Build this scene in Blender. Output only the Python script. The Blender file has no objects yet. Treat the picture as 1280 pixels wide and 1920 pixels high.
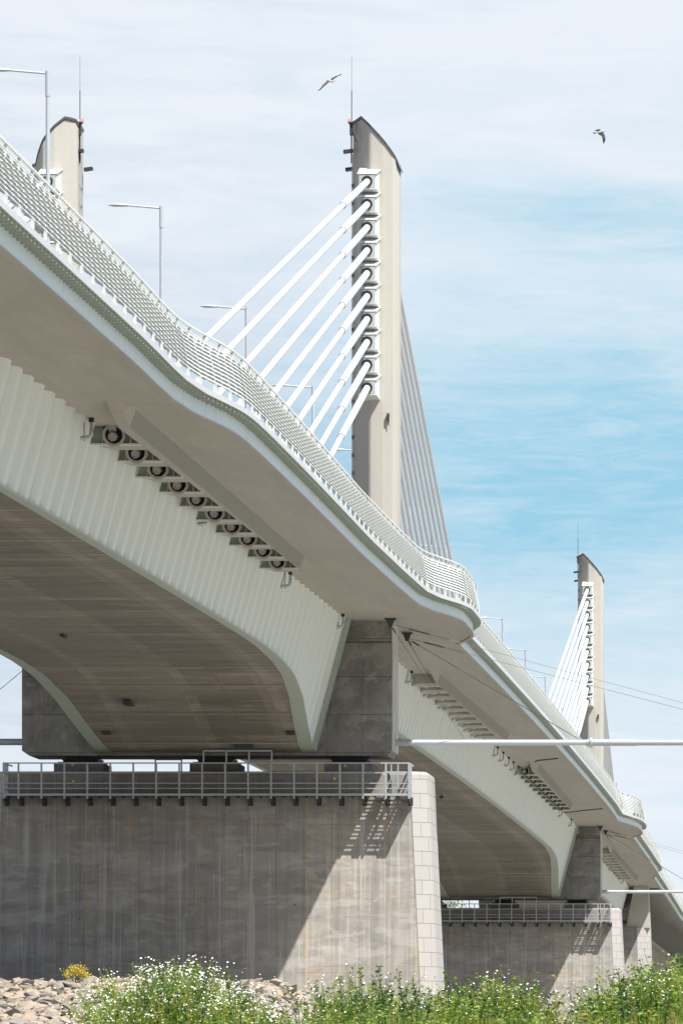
import bpy, bmesh, math, random
import numpy as np
from mathutils import Vector, Matrix
random.seed(7)
rnd = random.uniform
scene = bpy.context.scene
COL = scene.collection
R = math.radians

# ------------------------------------------------------------------ camera
# World frame: camera at the origin, +Y along the bridge, metres.
# Lateral distance X used below is measured to the LEFT of the camera (world x = -X).
cam = bpy.data.cameras.new('camera')
cam.sensor_width = 36
cam.lens = 11170 / 1920 * 36
cam.shift_x = -(1582 - 640) / 1920
cam.shift_y = (2002 - 960) / 1920
cam.clip_start = 1
cam.clip_end = 20000
camo = bpy.data.objects.new('camera', cam)
COL.objects.link(camo)
camo.location = (0, 0, 0)
camo.rotation_euler = (R(90), 0, 0)
scene.camera = camo

# ------------------------------------------------------------------ light
SUN = Vector((.94, -1.0, 2.1)).normalized()          # towards the sun
sun = bpy.data.lights.new('sun', 'SUN')
sun.energy = 5.0
sun.angle = R(0.53)
sun.color = (1, .965, .91)
suno = bpy.data.objects.new('sun', sun)
COL.objects.link(suno)
suno.rotation_euler = SUN.to_track_quat('Z', 'Y').to_euler()
scene.view_settings.view_transform = 'Standard'
scene.view_settings.look = 'None'
scene.view_settings.exposure = 0.72
scene.view_settings.gamma = 1

world = bpy.data.worlds.new("World")
scene.world = world
world.use_nodes = True
nt = world.node_tree
for n in list(nt.nodes):
    nt.nodes.remove(n)


class NT:
    def __init__(s, nt):
        s.nt = nt

    def n(s, typ, ins=None, **props):
        nd = s.nt.nodes.new(typ)
        for k, v in props.items():
            setattr(nd, k, v)
        for k, v in (ins or {}).items():
            sock = nd.inputs[k]
            if isinstance(v, bpy.types.NodeSocket):
                s.nt.links.new(v, sock)
            else:
                sock.default_value = v
        return nd

    def m(s, op, a, b=0.0, c=None, clamp=False):
        ins = {0: a, 1: b}
        if c is not None:
            ins[2] = c
        return s.n('ShaderNodeMath', ins, operation=op, use_clamp=clamp).outputs[0]

    def mix(s, f, a, b, blend='MIX'):
        nd = s.n('ShaderNodeMix', None, data_type='RGBA', blend_type=blend)
        for i, v in ((0, f), (6, a), (7, b)):
            if isinstance(v, bpy.types.NodeSocket):
                s.nt.links.new(v, nd.inputs[i])
            else:
                nd.inputs[i].default_value = v if i == 0 else (tuple(v) + (1,))[:4]
        return nd.outputs[2]

    def noise(s, vec, scale, detail=4, rough=.55, dist=0):
        return s.n('ShaderNodeTexNoise', {'Vector': vec, 'Scale': scale, 'Detail': detail,
                                          'Roughness': rough, 'Distortion': dist}).outputs[0]

    def ramp(s, f, lo, hi, a=0.0, b=1.0):
        return s.n('ShaderNodeMapRange', {0: f, 1: lo, 2: hi, 3: a, 4: b}, interpolation_type='SMOOTHSTEP').outputs[0]

    def mapv(s, vec, scale):
        return s.n('ShaderNodeMapping', {'Vector': vec, 'Scale': scale}).outputs[0]


g = NT(nt)
sky = g.n('ShaderNodeTexSky', sky_type='NISHITA')
sky.sun_disc = False
sky.sun_elevation = math.asin(SUN.z)
sky.sun_rotation = math.atan2(SUN.x, SUN.y)
sky.altitude = 100
sky.dust_density = 1.0
tc = g.n('ShaderNodeTexCoord').outputs['Generated']
sep = g.n('ShaderNodeSeparateXYZ', {0: tc})
dx, dy, dz = sep.outputs[0], sep.outputs[1], sep.outputs[2]
# thin high cloud over blue: streaky noise, thinner in a band a few degrees up
cv = g.n('ShaderNodeCombineXYZ', {0: g.m('MULTIPLY', dx, 1.0), 1: g.m('MULTIPLY', dy, 1.0), 2: g.m('MULTIPLY', dz, 3.2)}).outputs[0]
n1 = g.noise(cv, 9.0, 5, .5, .4)
n2 = g.noise(g.mapv(cv, (1, 1, 3.0)), 16.0, 6, .6, .6)
band = g.m('SUBTRACT', dz, g.m('ADD', .104, g.m('MULTIPLY', dx, .10)))
band = g.m('POWER', 2.718, g.m('MULTIPLY', g.m('MULTIPLY', band, band), -1.0 / (2 * .021 ** 2)))
band2 = g.m('SUBTRACT', dz, g.m('SUBTRACT', .1415, g.m('MULTIPLY', g.m('ADD', dx, .04), .10)))
band2 = g.m('POWER', 2.718, g.m('MULTIPLY', g.m('MULTIPLY', band2, band2), -1.0 / (2 * .0040 ** 2)))
xr = g.ramp(dx, -.095, -.045)
band2 = g.m('MULTIPLY', band2, xr)
xl = g.ramp(dx, -.13, -.035, .62, 1.0)
blue = g.m('ADD', g.m('MULTIPLY', band, xl), g.m('MULTIPLY', band2, .55))
blue = g.m('ADD', g.m('MULTIPLY', blue, g.m('ADD', .30, g.m('MULTIPLY', n1, 1.35))),
           g.m('MULTIPLY', g.m('SUBTRACT', n2, .5), .42))
n3 = g.noise(g.mapv(cv, (1, 1, 2.2)), 60.0, 7, .66, 1.2)
n4 = g.noise(g.mapv(cv, (1, 1, 1.4)), 30.0, 6, .6, .8)
wisp = g.m('MULTIPLY', g.m('SUBTRACT', n3, .5), g.m('ADD', .16, g.m('MULTIPLY', blue, .95)))
blue = g.m('ADD', blue, g.m('ADD', wisp, g.m('MULTIPLY', g.m('SUBTRACT', n4, .5), .75)))
blue = g.m('ADD', g.m('MULTIPLY', blue, .86), .05, clamp=True)
cloudcol = g.mix(g.ramp(dz, .10, .17), (.80, .86, .925), (.80, .85, .92))
skyblue = g.mix(g.ramp(dx, -.125, -.06), (.33, .50, .65), (.33, .62, .79))
low = g.mix(blue, cloudcol, skyblue)
low = g.mix(1.0, low, (6.3, 6.3, 6.3), 'MULTIPLY')
behind = g.ramp(dy, .0, .93, .30, 1.0)      # low sky dimmed outside the view to weaken fill on shaded faces
low = g.mix(1.0, low, g.n('ShaderNodeCombineXYZ', {0: behind, 1: behind, 2: behind}).outputs[0], 'MULTIPLY')
# overhead: patchy cloud in front of the clear-sky texture
cover = g.ramp(g.noise(tc, 3.5, 5, .55), .42, .66, .0, .4)
high = g.mix(cover, sky.outputs[0], (5.5, 5.9, 6.4))
tot = g.mix(g.ramp(dz, .22, .5), low, high)
bg = g.n('ShaderNodeBackground', {0: tot, 1: 0.1})
wo = g.n('ShaderNodeOutputWorld', {0: bg.outputs[0]})

# ------------------------------------------------------------------ materials


def mat(name, base, rough=.6, var=.12, scale=1.5, bump=0.0, bscale=20, metal=0, spec=.4, kind=None, **k):
    m = bpy.data.materials.new(name)
    m.use_nodes = True
    t = m.node_tree
    bs = t.nodes['Principled BSDF']
    q = NT(t)
    oc = q.n('ShaderNodeTexCoord').outputs['Object']
    col = q.mix(q.noise(oc, scale, 5, .6), tuple(c * (1 - var) for c in base), tuple(min(1, c * (1 + var)) for c in base))
    sp = q.n('ShaderNodeSeparateXYZ', {0: oc})
    ax = {'x': sp.outputs[0], 'y': sp.outputs[1], 'z': sp.outputs[2]}
    if k.get('blotch'):
        b = k['blotch']                     # horizontal patches of lighter / darker cement
        v = q.mapv(oc, b.get('scale', (.5, .5, 1.1)))
        f = q.ramp(q.noise(v, 1.0, 6, .62, .6), .40, .62)
        col = q.mix(q.m('MULTIPLY', f, b['amt']), col, b['col'])
        f2 = q.ramp(q.noise(v, 2.3, 5, .7, .3), .52, .66)
        col = q.mix(q.m('MULTIPLY', f2, b['amt'] * .7), col, b.get('col2', b['col']))
    if k.get('streak'):
        s = k['streak']
        v = q.mapv(oc, s.get('scale', (3.2, 3.2, .13)))
        f = q.ramp(q.noise(v, 1.0, 5, .7), .50, .68)
        col = q.mix(q.m('MULTIPLY', f, s['amt']), col, s['col'])
        f = q.ramp(q.noise(q.mapv(v, (2.7, 2.7, 1.7)), 1.0, 4, .6), .54, .66)
        col = q.mix(q.m('MULTIPLY', f, s['amt'] * .8), col, s.get('col2', s['col']))
    for (a, per, off, wid, amt, jc) in k.get('joints', []):
        fr = q.m('FRACT', q.m('DIVIDE', q.m('ADD', ax[a], 1000 * per - off), per))
        ln = q.m('LESS_THAN', fr, wid / per)
        wob = q.noise(oc, 1.7, 3)
        col = q.mix(q.m('MULTIPLY', ln, q.m('MULTIPLY', q.ramp(wob, .25, .6, .25, 1), amt)), col, jc)
    for (a, per, off, wid, amt, jc) in k.get('panels', []):
        # each board / panel between two joints gets its own tone
        idx = q.m('FLOOR', q.m('DIVIDE', q.m('ADD', ax[a], 1000 * per - off), per))
        wn = q.n('ShaderNodeTexWhiteNoise', {1: idx}, noise_dimensions='1D').outputs[0]
        col = q.mix(q.m('MULTIPLY', wn, amt), col, jc)
    if k.get('stains'):
        # cement patches with hard edges, white lime runs and rust below the joints
        wv = q.n('ShaderNodeMix', {0: .10, 4: oc, 5: q.n('ShaderNodeTexNoise', {'Vector': oc, 'Scale': 5.0, 'Detail': 4.0}).outputs[1]}, data_type='VECTOR').outputs[1]
        pa = q.noise(q.mapv(wv, (.42, .42, 1.7)), 1.0, 2.5, .6, .2)
        pb = q.noise(q.mapv(wv, (.85, .85, 2.4)), 1.0, 2.5, .6, .2)
        col = q.mix(q.m('MULTIPLY', q.ramp(pa, .58, .61), .24), col, (.56, .54, .51))
        col = q.mix(q.m('MULTIPLY', q.ramp(pb, .62, .64), .24), col, (.60, .58, .55))
        col = q.mix(q.m('MULTIPLY', q.ramp(pb, .37, .36, 0, 1), .32), col, (.19, .18, .17))
        lime = q.ramp(q.noise(q.mapv(oc, (1.9, 1.9, .10)), 1.0, 3, .5), .63, .70)
        col = q.mix(q.m('MULTIPLY', lime, .42), col, (.60, .58, .55))
        rz = q.m('FRACT', q.m('DIVIDE', q.m('SUBTRACT', 1000 * 2.62 + .95, ax['z']), 2.62))
        rust = q.m('MULTIPLY', q.ramp(rz, .0, .45, 1, 0), q.ramp(q.noise(q.mapv(oc, (2.6, 2.6, .16)), 1.0, 5, .7), .50, .72))
        col = q.mix(q.m('MULTIPLY', rust, .6), col, (.46, .31, .16))
        dots = q.n('ShaderNodeTexVoronoi', {'Vector': oc, 'Scale': .8})
        col = q.mix(q.m('MULTIPLY', q.m('LESS_THAN', dots.outputs['Distance'], .024), .85), col, (.05, .045, .04))
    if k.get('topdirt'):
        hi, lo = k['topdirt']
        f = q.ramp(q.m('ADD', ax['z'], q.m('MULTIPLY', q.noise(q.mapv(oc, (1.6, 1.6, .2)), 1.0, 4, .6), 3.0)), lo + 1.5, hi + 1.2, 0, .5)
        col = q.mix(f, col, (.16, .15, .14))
    if k.get('brick'):
        u = q.m('ADD', ax['x'], q.m('MULTIPLY', ax['y'], .8))
        bv = q.n('ShaderNodeCombineXYZ', {0: u, 1: ax['z'], 2: 0.0}).outputs[0]
        bt = q.n('ShaderNodeTexBrick', {'Vector': bv, 'Color1': tuple(base) + (1,), 'Color2': tuple(c * .9 for c in base) + (1,),
                 'Mortar': (.16, .15, .14, 1), 'Scale': 1.0, 'Mortar Size': .012, 'Brick Width': .95, 'Row Height': .51, 'Bias': -.2}, offset=.42)
        col = q.mix(.88, col, bt.outputs[0])
    q.nt.links.new(col, bs.inputs['Base Color'])
    bs.inputs['Roughness'].default_value = rough
    bs.inputs['Metallic'].default_value = metal
    bs.inputs['Specular IOR Level'].default_value = spec
    if bump:
        bn = q.n('ShaderNodeBump', {'Height': q.noise(oc, bscale, 5, .6), 'Strength': .6, 'Distance': bump})
        q.nt.links.new(bn.outputs[0], bs.inputs['Normal'])
    if kind == 'leaf':
        tr = q.n('ShaderNodeBsdfTranslucent', {0: col})
        mx = q.n('ShaderNodeMixShader', {0: .35, 1: bs.outputs[0], 2: tr.outputs[0]})
        q.nt.links.new(mx.outputs[0], t.nodes['Material Output'].inputs[0])
    return m


DK = (.10, .085, .07)
M = {}
M['pier'] = mat('pier_concrete', (.425, .39, .345), .9, .14, 1.1, .012, 9,
                blotch=dict(amt=.72, col=(.27, .245, .215), col2=(.60, .555, .50), scale=(.5, .5, 1.2)),
                streak=dict(amt=.62, col=(.22, .195, .17), col2=(.66, .62, .56), scale=(3.6, 3.6, .10)),
                joints=[('x', .97, .35, .035, .55, (.42, .33, .22)), ('z', 2.62, .95, .035, .65, (.40, .25, .15)), ('z', 2.62, .72, .02, .45, DK),
                        ('x', .97, .33, .02, .6, DK), ('x', 3.88, .38, .06, .8, (.50, .36, .22)), ('x', 5.82, 1.2, .09, .6, (.56, .52, .47))],
                panels=[('x', .97, .35, 0, .42, (.27, .265, .26)), ('z', .62, .2, 0, .30, (.25, .24, .23))],
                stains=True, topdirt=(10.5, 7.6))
M['beamconc'] = mat('crossbeam_concrete', (.31, .298, .275), .9, .14, 1.6, .012, 9,
                    blotch=dict(amt=.8, col=(.17, .162, .15), col2=(.45, .435, .405), scale=(.8, .8, 1.0)),
                    streak=dict(amt=.4, col=(.14, .128, .112), col2=(.30, .28, .25), scale=(2.6, 2.6, .2)),
                    joints=[('z', 1.35, .35, .03, .8, (.08, .072, .06)), ('x', 1.25, .4, .025, .45, (.10, .09, .08)), ('z', 4.05, 2.9, .07, .8, (.10, .085, .07))],
                    panels=[('x', 1.25, .4, 0, .25, (.15, .14, .13))])
M['sidec'] = mat('pale_side_face', (.50, .48, .44), .85, .1, 2, .006, 10, blotch=dict(amt=.5, col=(.38, .36, .33), col2=(.56, .54, .50), scale=(1, 1, .8)), streak=dict(amt=.4, col=(.36, .34, .31)))
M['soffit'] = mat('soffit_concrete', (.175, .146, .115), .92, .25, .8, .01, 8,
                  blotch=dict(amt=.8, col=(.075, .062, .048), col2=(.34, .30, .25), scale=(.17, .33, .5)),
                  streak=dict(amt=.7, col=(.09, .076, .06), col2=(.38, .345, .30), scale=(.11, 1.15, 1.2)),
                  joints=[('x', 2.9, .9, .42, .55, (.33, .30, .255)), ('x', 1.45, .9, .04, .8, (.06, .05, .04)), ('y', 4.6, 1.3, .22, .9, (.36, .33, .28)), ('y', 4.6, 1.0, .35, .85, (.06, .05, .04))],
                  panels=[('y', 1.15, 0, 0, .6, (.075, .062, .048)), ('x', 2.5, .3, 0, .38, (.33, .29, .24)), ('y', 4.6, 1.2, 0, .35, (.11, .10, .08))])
M['under'] = mat('deck_underside_paint', (.372, .345, .303), .85, .08, .35, .004, 10,
                 blotch=dict(amt=.5, col=(.32, .298, .26), col2=(.43, .41, .37), scale=(.8, .10, .6)),
                 streak=dict(amt=.3, col=(.32, .30, .265), col2=(.42, .40, .37), scale=(2.2, .07, .5)),
                 joints=[('y', 11.0, 3, .12, .45, (.24, .22, .19)), ('y', 3.67, 1, .05, .22, (.28, .26, .23))])
M['web'] = mat('corrugated_web_paint', (.60, .64, .60), .5, .05, .8, 0,
               streak=dict(amt=.30, col=(.50, .52, .48), col2=(.64, .67, .64), scale=(1, 2.5, .15)),
               joints=[('y', 7.0, .52, .05, .35, (.40, .43, .40))])
M['green'] = mat('green_steel_paint', (.34, .38, .32), .55, .07, 1.5)
M['fascia'] = mat('fascia_panel_paint', (.60, .68, .69), .45, .06, 1.2, 0,
                  streak=dict(amt=.35, col=(.48, .56, .56), col2=(.67, .74, .75), scale=(1, 3, .4)),
                  joints=[('y', 3.0, .5, .03, .8, (.25, .28, .28))])
M['lip'] = mat('walkway_edge_paint', (.50, .51, .52), .5, .05, 1.0, 0, joints=[('y', 3.0, .5, .02, .7, (.3, .3, .3))])
M['rib'] = mat('walkway_rib_paint', (.40, .44, .38)
               , .6, .06, 2)
M['rail'] = mat('railing_paint', (.66, .68, .655), .5, .05, 2)
M['post'] = mat('railing_post_paint', (.58, .60, .565), .55, .05, 2)
M['beamside'] = mat('edge_beam_side_grey', (.235, .235, .205), .85, .08, .6)
M['road'] = mat('road_asphalt', (.06, .06, .06), .9, .15, 2)
M['pylon'] = mat('pylon_paint', (.41, .395, .35), .75, .04, .35, .003, 6,
                 blotch=dict(amt=.15, col=(.355, .34, .30), col2=(.42, .405, .36), scale=(.4, .4, .12)),
                 streak=dict(amt=.22, col=(.31, .295, .26), col2=(.44, .425, .38), scale=(4, 4, .10)),
                 joints=[('z', 4.1, 2.7, .04, .45, (.38, .35, .30))])
M['cap'] = mat('pylon_cap_metal', (.10, .10, .11), .4, .1, 3, metal=.4)
M['white'] = mat('white_cable_sheath', (.60, .61, .63), .35, .02, 2)
M['whitep'] = mat('white_steel_paint', (.62, .63, .615), .45, .03, 3)
M['boxface'] = mat('anchor_box_front', (.36, .42, .41), .5, .06, 4)
M['black'] = mat('black_rubber', (.015, .015, .017), .6, .1, 3)
M['dark'] = mat('dark_steel', (.05, .052, .055), .5, .15, 6, metal=.3)
M['galv'] = mat('galvanised_steel', (.42, .45, .47), .45, .10, 8, metal=.35)
M['pole'] = mat('lamp_pole_metal', (.50, .53, .58), .4, .05, 3, metal=.3)
M['stone'] = mat('pier_stone_cladding', (.40, .38, .36), .85, .06, 2, .01, 12, brick=True)
M['red'] = mat('red_warning_lens', (.62, .34, .34), .3, .05, 3)
M['head'] = mat('anchor_head_metal', (.36, .36, .34), .4, .5, 9, metal=.3)
M['wire'] = mat('wire_steel', (.13, .13, .13), .5, .1, 3)
M['yellow'] = mat('yellow_marker', (.8, .75, .1), .5, .05, 3)
M['ribbed'] = mat('ribbed_soffit', (.17, .17, .15), .8, .12, .5)
M['tanwall'] = mat('abutment_wall', (.27, .225, .185), .9, .1, .5, .01, 6, streak=dict(amt=.3, col=(.28, .23, .19)))
M['rock'] = mat('rubble_stone', (.33, .275, .215), .9, .38, 2.2, .03, 6)
M['rock2'] = mat('rubble_stone_grey', (.24, .215, .19), .9, .38, 2.2, .03, 6)
M['gravel'] = mat('bank_soil', (.20, .18, .14), .95, .35, 3, .04, 5)
M['leafA'] = mat('leaf_fresh_green', (.20, .31, .035), .55, .35, 6, kind='leaf')
M['leafB'] = mat('leaf_dark_green', (.085, .16, .04), .55, .35, 6, kind='leaf')
M['leafC'] = mat('leaf_yellow_green', (.34, .36, .08), .6, .3, 6, kind='leaf')
M['leafR'] = mat('leaf_rusty_red', (.30, .13, .06), .6, .3, 6, kind='leaf')
M['petal'] = mat('white_petals', (.85, .84, .80), .7, .03, 5)
M['yel'] = mat('yellow_blossom', (.75, .55, .06), .7, .2, 5)
M['bark'] = mat('tree_bark', (.13, .10, .07), .9, .25, 4, .02, 8)
M['gull'] = mat('gull_plumage_white', (.42, .41, .39), .8, .05, 5)
M['gullw'] = mat('gull_wing_grey', (.065, .057, .05), .8, .15, 8)
M['gullt'] = mat('gull_black_feathers', (.012, .012, .015), .7, .1, 8)

# ------------------------------------------------------------------ mesh helpers


class MB:
    def __init__(s):
        s.v = []
        s.f = []
        s.mi = []
        s.cur = 0

    def add(s, vs, fs):
        o = len(s.v)
        s.v += [tuple(p) for p in vs]
        s.f += [tuple(i + o for i in f) for f in fs]
        s.mi += [s.cur] * len(fs)

    def loft(s, rings, closed=True, caps=True):
        n = len(rings[0])
        vs = [p for r in rings for p in r]
        fs = []
        for i in range(len(rings) - 1):
            for j in range(n if closed else n - 1):
                k = (j + 1) % n
                fs.append((i * n + j, i * n + k, (i + 1) * n + k, (i + 1) * n + j))
        if caps and closed:
            fs.append(tuple(range(n))[::-1])
            fs.append(tuple((len(rings) - 1) * n + j for j in range(n)))
        s.add(vs, fs)

    def box(s, X0, X1, Y0, Y1, Z0, Z1):      # lateral X (to the left), world Y, Z
        s.loft([[(-X0, Y0, Z), (-X1, Y0, Z), (-X1, Y1, Z), (-X0, Y1, Z)] for Z in (Z0, Z1)])

    def tube(s, pts, r, n=8, caps=True):
        pts = [Vector(p) for p in pts]
        rs = r if isinstance(r, (list, tuple)) else [r] * len(pts)
        rings = []
        for i, p in enumerate(pts):
            a = pts[max(i - 1, 0)]
            b = pts[min(i + 1, len(pts) - 1)]
            t = (b - a).normalized()
            u = t.cross(Vector((0, 0, 1)))
            if u.length < 1e-3:
                u = Vector((1, 0, 0))
            u.normalize()
            w = t.cross(u)
            rings.append([p + (u * math.cos(2 * math.pi * k / n) + w * math.sin(2 * math.pi * k / n)) * rs[i] for k in range(n)])
        s.loft(rings, True, caps)

    def bar(s, a, b, w, h=None):
        """square bar between two points"""
        h = h or w
        a, b = Vector(a), Vector(b)
        t = (b - a).normalized()
        u = t.cross(Vector((0, 0, 1)))
        if u.length < 1e-3:
            u = Vector((1, 0, 0))
        u.normalize()
        q = u.cross(t)
        s.loft([[p + u * w / 2 * i + q * h / 2 * j for i, j in ((-1, -1), (1, -1), (1, 1), (-1, 1))] for p in (a, b)])

    def build(s, name, mats, parent=None, smooth=False, recalc=True):
        me = bpy.data.meshes.new(name)
        me.from_pydata(s.v, [], s.f)
        for m in (mats if isinstance(mats, (list, tuple)) else [mats]):
            me.materials.append(m)
        if max(s.mi, default=0) > 0:
            me.polygons.foreach_set('material_index', s.mi)
        if recalc:
            bm = bmesh.new()
            bm.from_mesh(me)
            bmesh.ops.recalc_face_normals(bm, faces=bm.faces)
            bm.to_mesh(me)
            bm.free()
        if smooth:
            me.polygons.foreach_set('use_smooth', [True] * len(me.polygons))
        me.update()
        o = bpy.data.objects.new(name, me)
        COL.objects.link(o)
        if parent is not None:
            o.parent = parent
            off = Vector((0, 0, 0))
            p = parent
            while p is not None:
                off += p.location
                p = p.parent
            o.location = -off
        return o


def tag(o, label=None, cat=None, group=None, kind=None):
    if label:
        o['label'] = label
    if cat:
        o['category'] = cat
    if group:
        o['group'] = group
    if kind:
        o['kind'] = kind
    return o


def empty(name, loc, label, cat, group=None):
    o = bpy.data.objects.new(name, None)
    o.empty_display_size = .5
    COL.objects.link(o)
    o.location = loc
    return tag(o, label, cat, group)


def copy_tree(o, parent=None):
    c = o.copy()
    COL.objects.link(c)
    if parent is not None:
        c.parent = parent
    for ch in list(o.children):
        copy_tree(ch, c)
    return c


def dup(o, dloc, label=None, group=None):
    c = copy_tree(o)
    c.location = o.location + Vector(dloc)
    if label:
        c['label'] = label
    if group:
        c['group'] = group
    return c


def smooth_some(o, ang=35):
    me = o.data
    me.polygons.foreach_set('use_smooth', [True] * len(me.polygons))
    bm = bmesh.new()
    bm.from_mesh(me)
    for e in bm.edges:
        if len(e.link_faces) == 2 and e.calc_face_angle(0) > R(ang):
            e.smooth = False
    bm.to_mesh(me)
    bm.free()


# ------------------------------------------------------------------ alignment of the bridge
P1, P2, P3 = 212.5, 392.5, 487.0
XC = 22.5                                     # centreline


def Zs(Y):                                    # underside of the deck at the webs
    return 16.18 - 4.1e-5 * (min(Y, 546) - 302) ** 2 - .005 * max(0, Y - 546)


LIPK = [(40, 14.72), (104, 14.68), (126, 14.71), (132, 14.78), (134.6, 14.78), (136.8, 14.69), (139, 14.47), (141.2, 14.26), (143.5, 14.18), (148, 14.17), (159, 14.21), (181, 14.34), (193.5, 14.29), (202.6, 14.21),
        (204.9, 14.10), (207, 13.79), (209.4, 13.37), (211.5, 13.21), (217, 13.24), (219.5, 13.35), (222, 13.8), (224, 14.2), (300, 14.2), (372, 14.18),
        (384.6, 14.28), (386.2, 14.1), (388.6, 13.66), (392.2, 13.36), (396.5, 13.24), (400, 13.26), (403, 13.4), (405, 13.9), (407, 14.15), (450, 14.17), (462.6, 14.16), (466, 14.2), (469, 14.68), (471, 14.76), (700, 14.74)]
_ys = np.arange(40, 700.01, .5)
_xs = np.interp(_ys, [k[0] for k in LIPK], [k[1] for k in LIPK])
for _ in range(3):
    _xs[1:-1] = (_xs[:-2] + _xs[1:-1] * 2 + _xs[2:]) / 4


def XL(Y):
    return float(np.interp(Y, _ys, _xs))


def Nrm(Y):                                   # outward (towards the camera side) normal in (X, Y)
    d = (XL(Y + .4) - XL(Y - .4)) / .8
    l = math.hypot(1, d)
    return (-1 / l, d / l)


stations = sorted(set([40, 60, 80, 100] + [round(v, 2) for v in np.arange(110, 137, 3)] + [round(v, 2) for v in np.arange(137, 152, .5)] +
                      [round(v, 2) for v in np.arange(152, 211, 3)] + [round(v, 2) for v in np.arange(211, 237, .5)] +
                      [round(v, 2) for v in np.arange(237, 396, 3)] + [round(v, 2) for v in np.arange(396, 424, .5)] +
                      [round(v, 2) for v in np.arange(424, 471, 3)] + [round(v, 2) for v in np.arange(472, 484, .5)] + [round(v, 2) for v in np.arange(485, 691, 5)]))


def off(Y, d):                                # point of the deck edge moved inward by d
    n = Nrm(Y)
    return XL(Y) - n[0] * d, Y - n[1] * d


def slabZ(X, Y):
    return Zs(Y)


def depth(Y):                                 # girder depth below the slab
    s = min(abs(Y - P1), abs(Y - P2))
    d = float(np.interp(s, [0, 2.5, 4, 7.5, 11, 15.5, 20, 26, 32], [4.72, 4.68, 4.5, 3.93, 3.25, 2.74, 2.54, 2.43, 2.42]))
    return d


deck = empty('cable_stayed_bridge', (-XC, P1, 11), 'long pale cable-stayed road bridge with corrugated webs crossing the whole picture', 'bridge')

# slab: underside, road
mb = MB()
rings = []
for Y in stations:
    xf, yf = off(Y, .33)
    zt = Zs(Y) + .45
    r = [(-xf, yf, Zs(Y)), (-17.6, Y, Zs(Y)), (-27.4, Y, Zs(Y)),
         (-(2 * XC - xf), yf, Zs(Y)), (-(2 * XC - xf), yf, zt), (-xf, yf, zt)]
    rings.append(r)
mb.loft(rings)
mb.build('deck_slab', M['under'], deck)
mb = MB()
mb.loft([[(-18.3, Y, Zs(Y) + .47), (-26.7, Y, Zs(Y) + .47), (-26.7, Y, Zs(Y) + .55), (-18.3, Y, Zs(Y) + .55)] for Y in stations])
mb.build('road_surface', M['road'], deck)
for side in (0, 1):
    f = (lambda X: X) if side == 0 else (lambda X: 2 * XC - X)
    mb = MB()
    rings, r2, r3 = [], [], []
    for Y in stations:
        a, ya = off(Y, .305)
        b, yb = off(Y, .345)
        c, yc = off(Y, .27)
        z0, z1 = Zs(Y) + .01, Zs(Y) + .465
        rings.append([(-f(a), ya, z0), (-f(b), yb, z0), (-f(b), yb, z1), (-f(a), ya, z1)])
        r2.append([(-f(c), yc, z0 - .045), (-f(b + .06), yb, z0 - .045), (-f(b + .06), yb, z0 - .003), (-f(c), yc, z0 - .003)])
    mb.loft(rings)
    mb.build('fascia_panel', M['fascia'], deck)
    mb = MB()
    mb.loft(r2)
    mb.build('drip_edge', M['under'], deck)
    mb = MB()
    rings = []
    for Y in stations:
        a, ya = off(Y, 0)
        b, yb = off(Y, 1.6)
        c, yc = off(Y, .025)
        zb, zt = Zs(Y) + .475, Zs(Y) + .555
        rings.append([(-f(a), ya, zb - .03), (-f(a), ya, zt + .02), (-f(b), yb, zt + .02), (-f(b), yb, zb), (-f(c), yc, zb), (-f(c), yc, zb - .03)])
    mb.loft(rings)
    mb.build('walkway_edge', M['lip'], deck)
mb = MB()
Y = 100.0
while Y < 560:
    step = .5 if Y < 330 else .8
    a, ya = off(Y, .03)
    b, yb = off(Y, .30)
    z1, z0 = Zs(Y) + .472, Zs(Y) + .35
    mb.bar((-a, ya, (z1 + z0) / 2), (-b, yb, (z1 + z0) / 2), .022, z1 - z0)
    Y += step
mb.build('walkway_rib', M['rib'], deck)['kind'] = 'stuff'
mb = MB()
rings = []
for Y in stations:
    a, ya = off(Y, .028)
    b, yb = off(Y, .30)
    z = Zs(Y) + .470
    rings.append([(-a, ya, z - .003), (-b, yb, z - .003), (-b, yb, z), (-a, ya, z)])
mb.loft(rings)
mb.build('walkway_soffit', M['green'], deck)

# webs (corrugated) and bottom slab
PER, AMP = 1.75, .064


def wave(Y):
    t = (Y / PER) % 1
    t4 = t * 4
    if t < .30:
        return AMP
    if t < .5:
        return AMP - 2 * AMP * (t - .30) / .20
    if t < .80:
        return -AMP
    return -AMP + 2 * AMP * (t - .80) / .20


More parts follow.
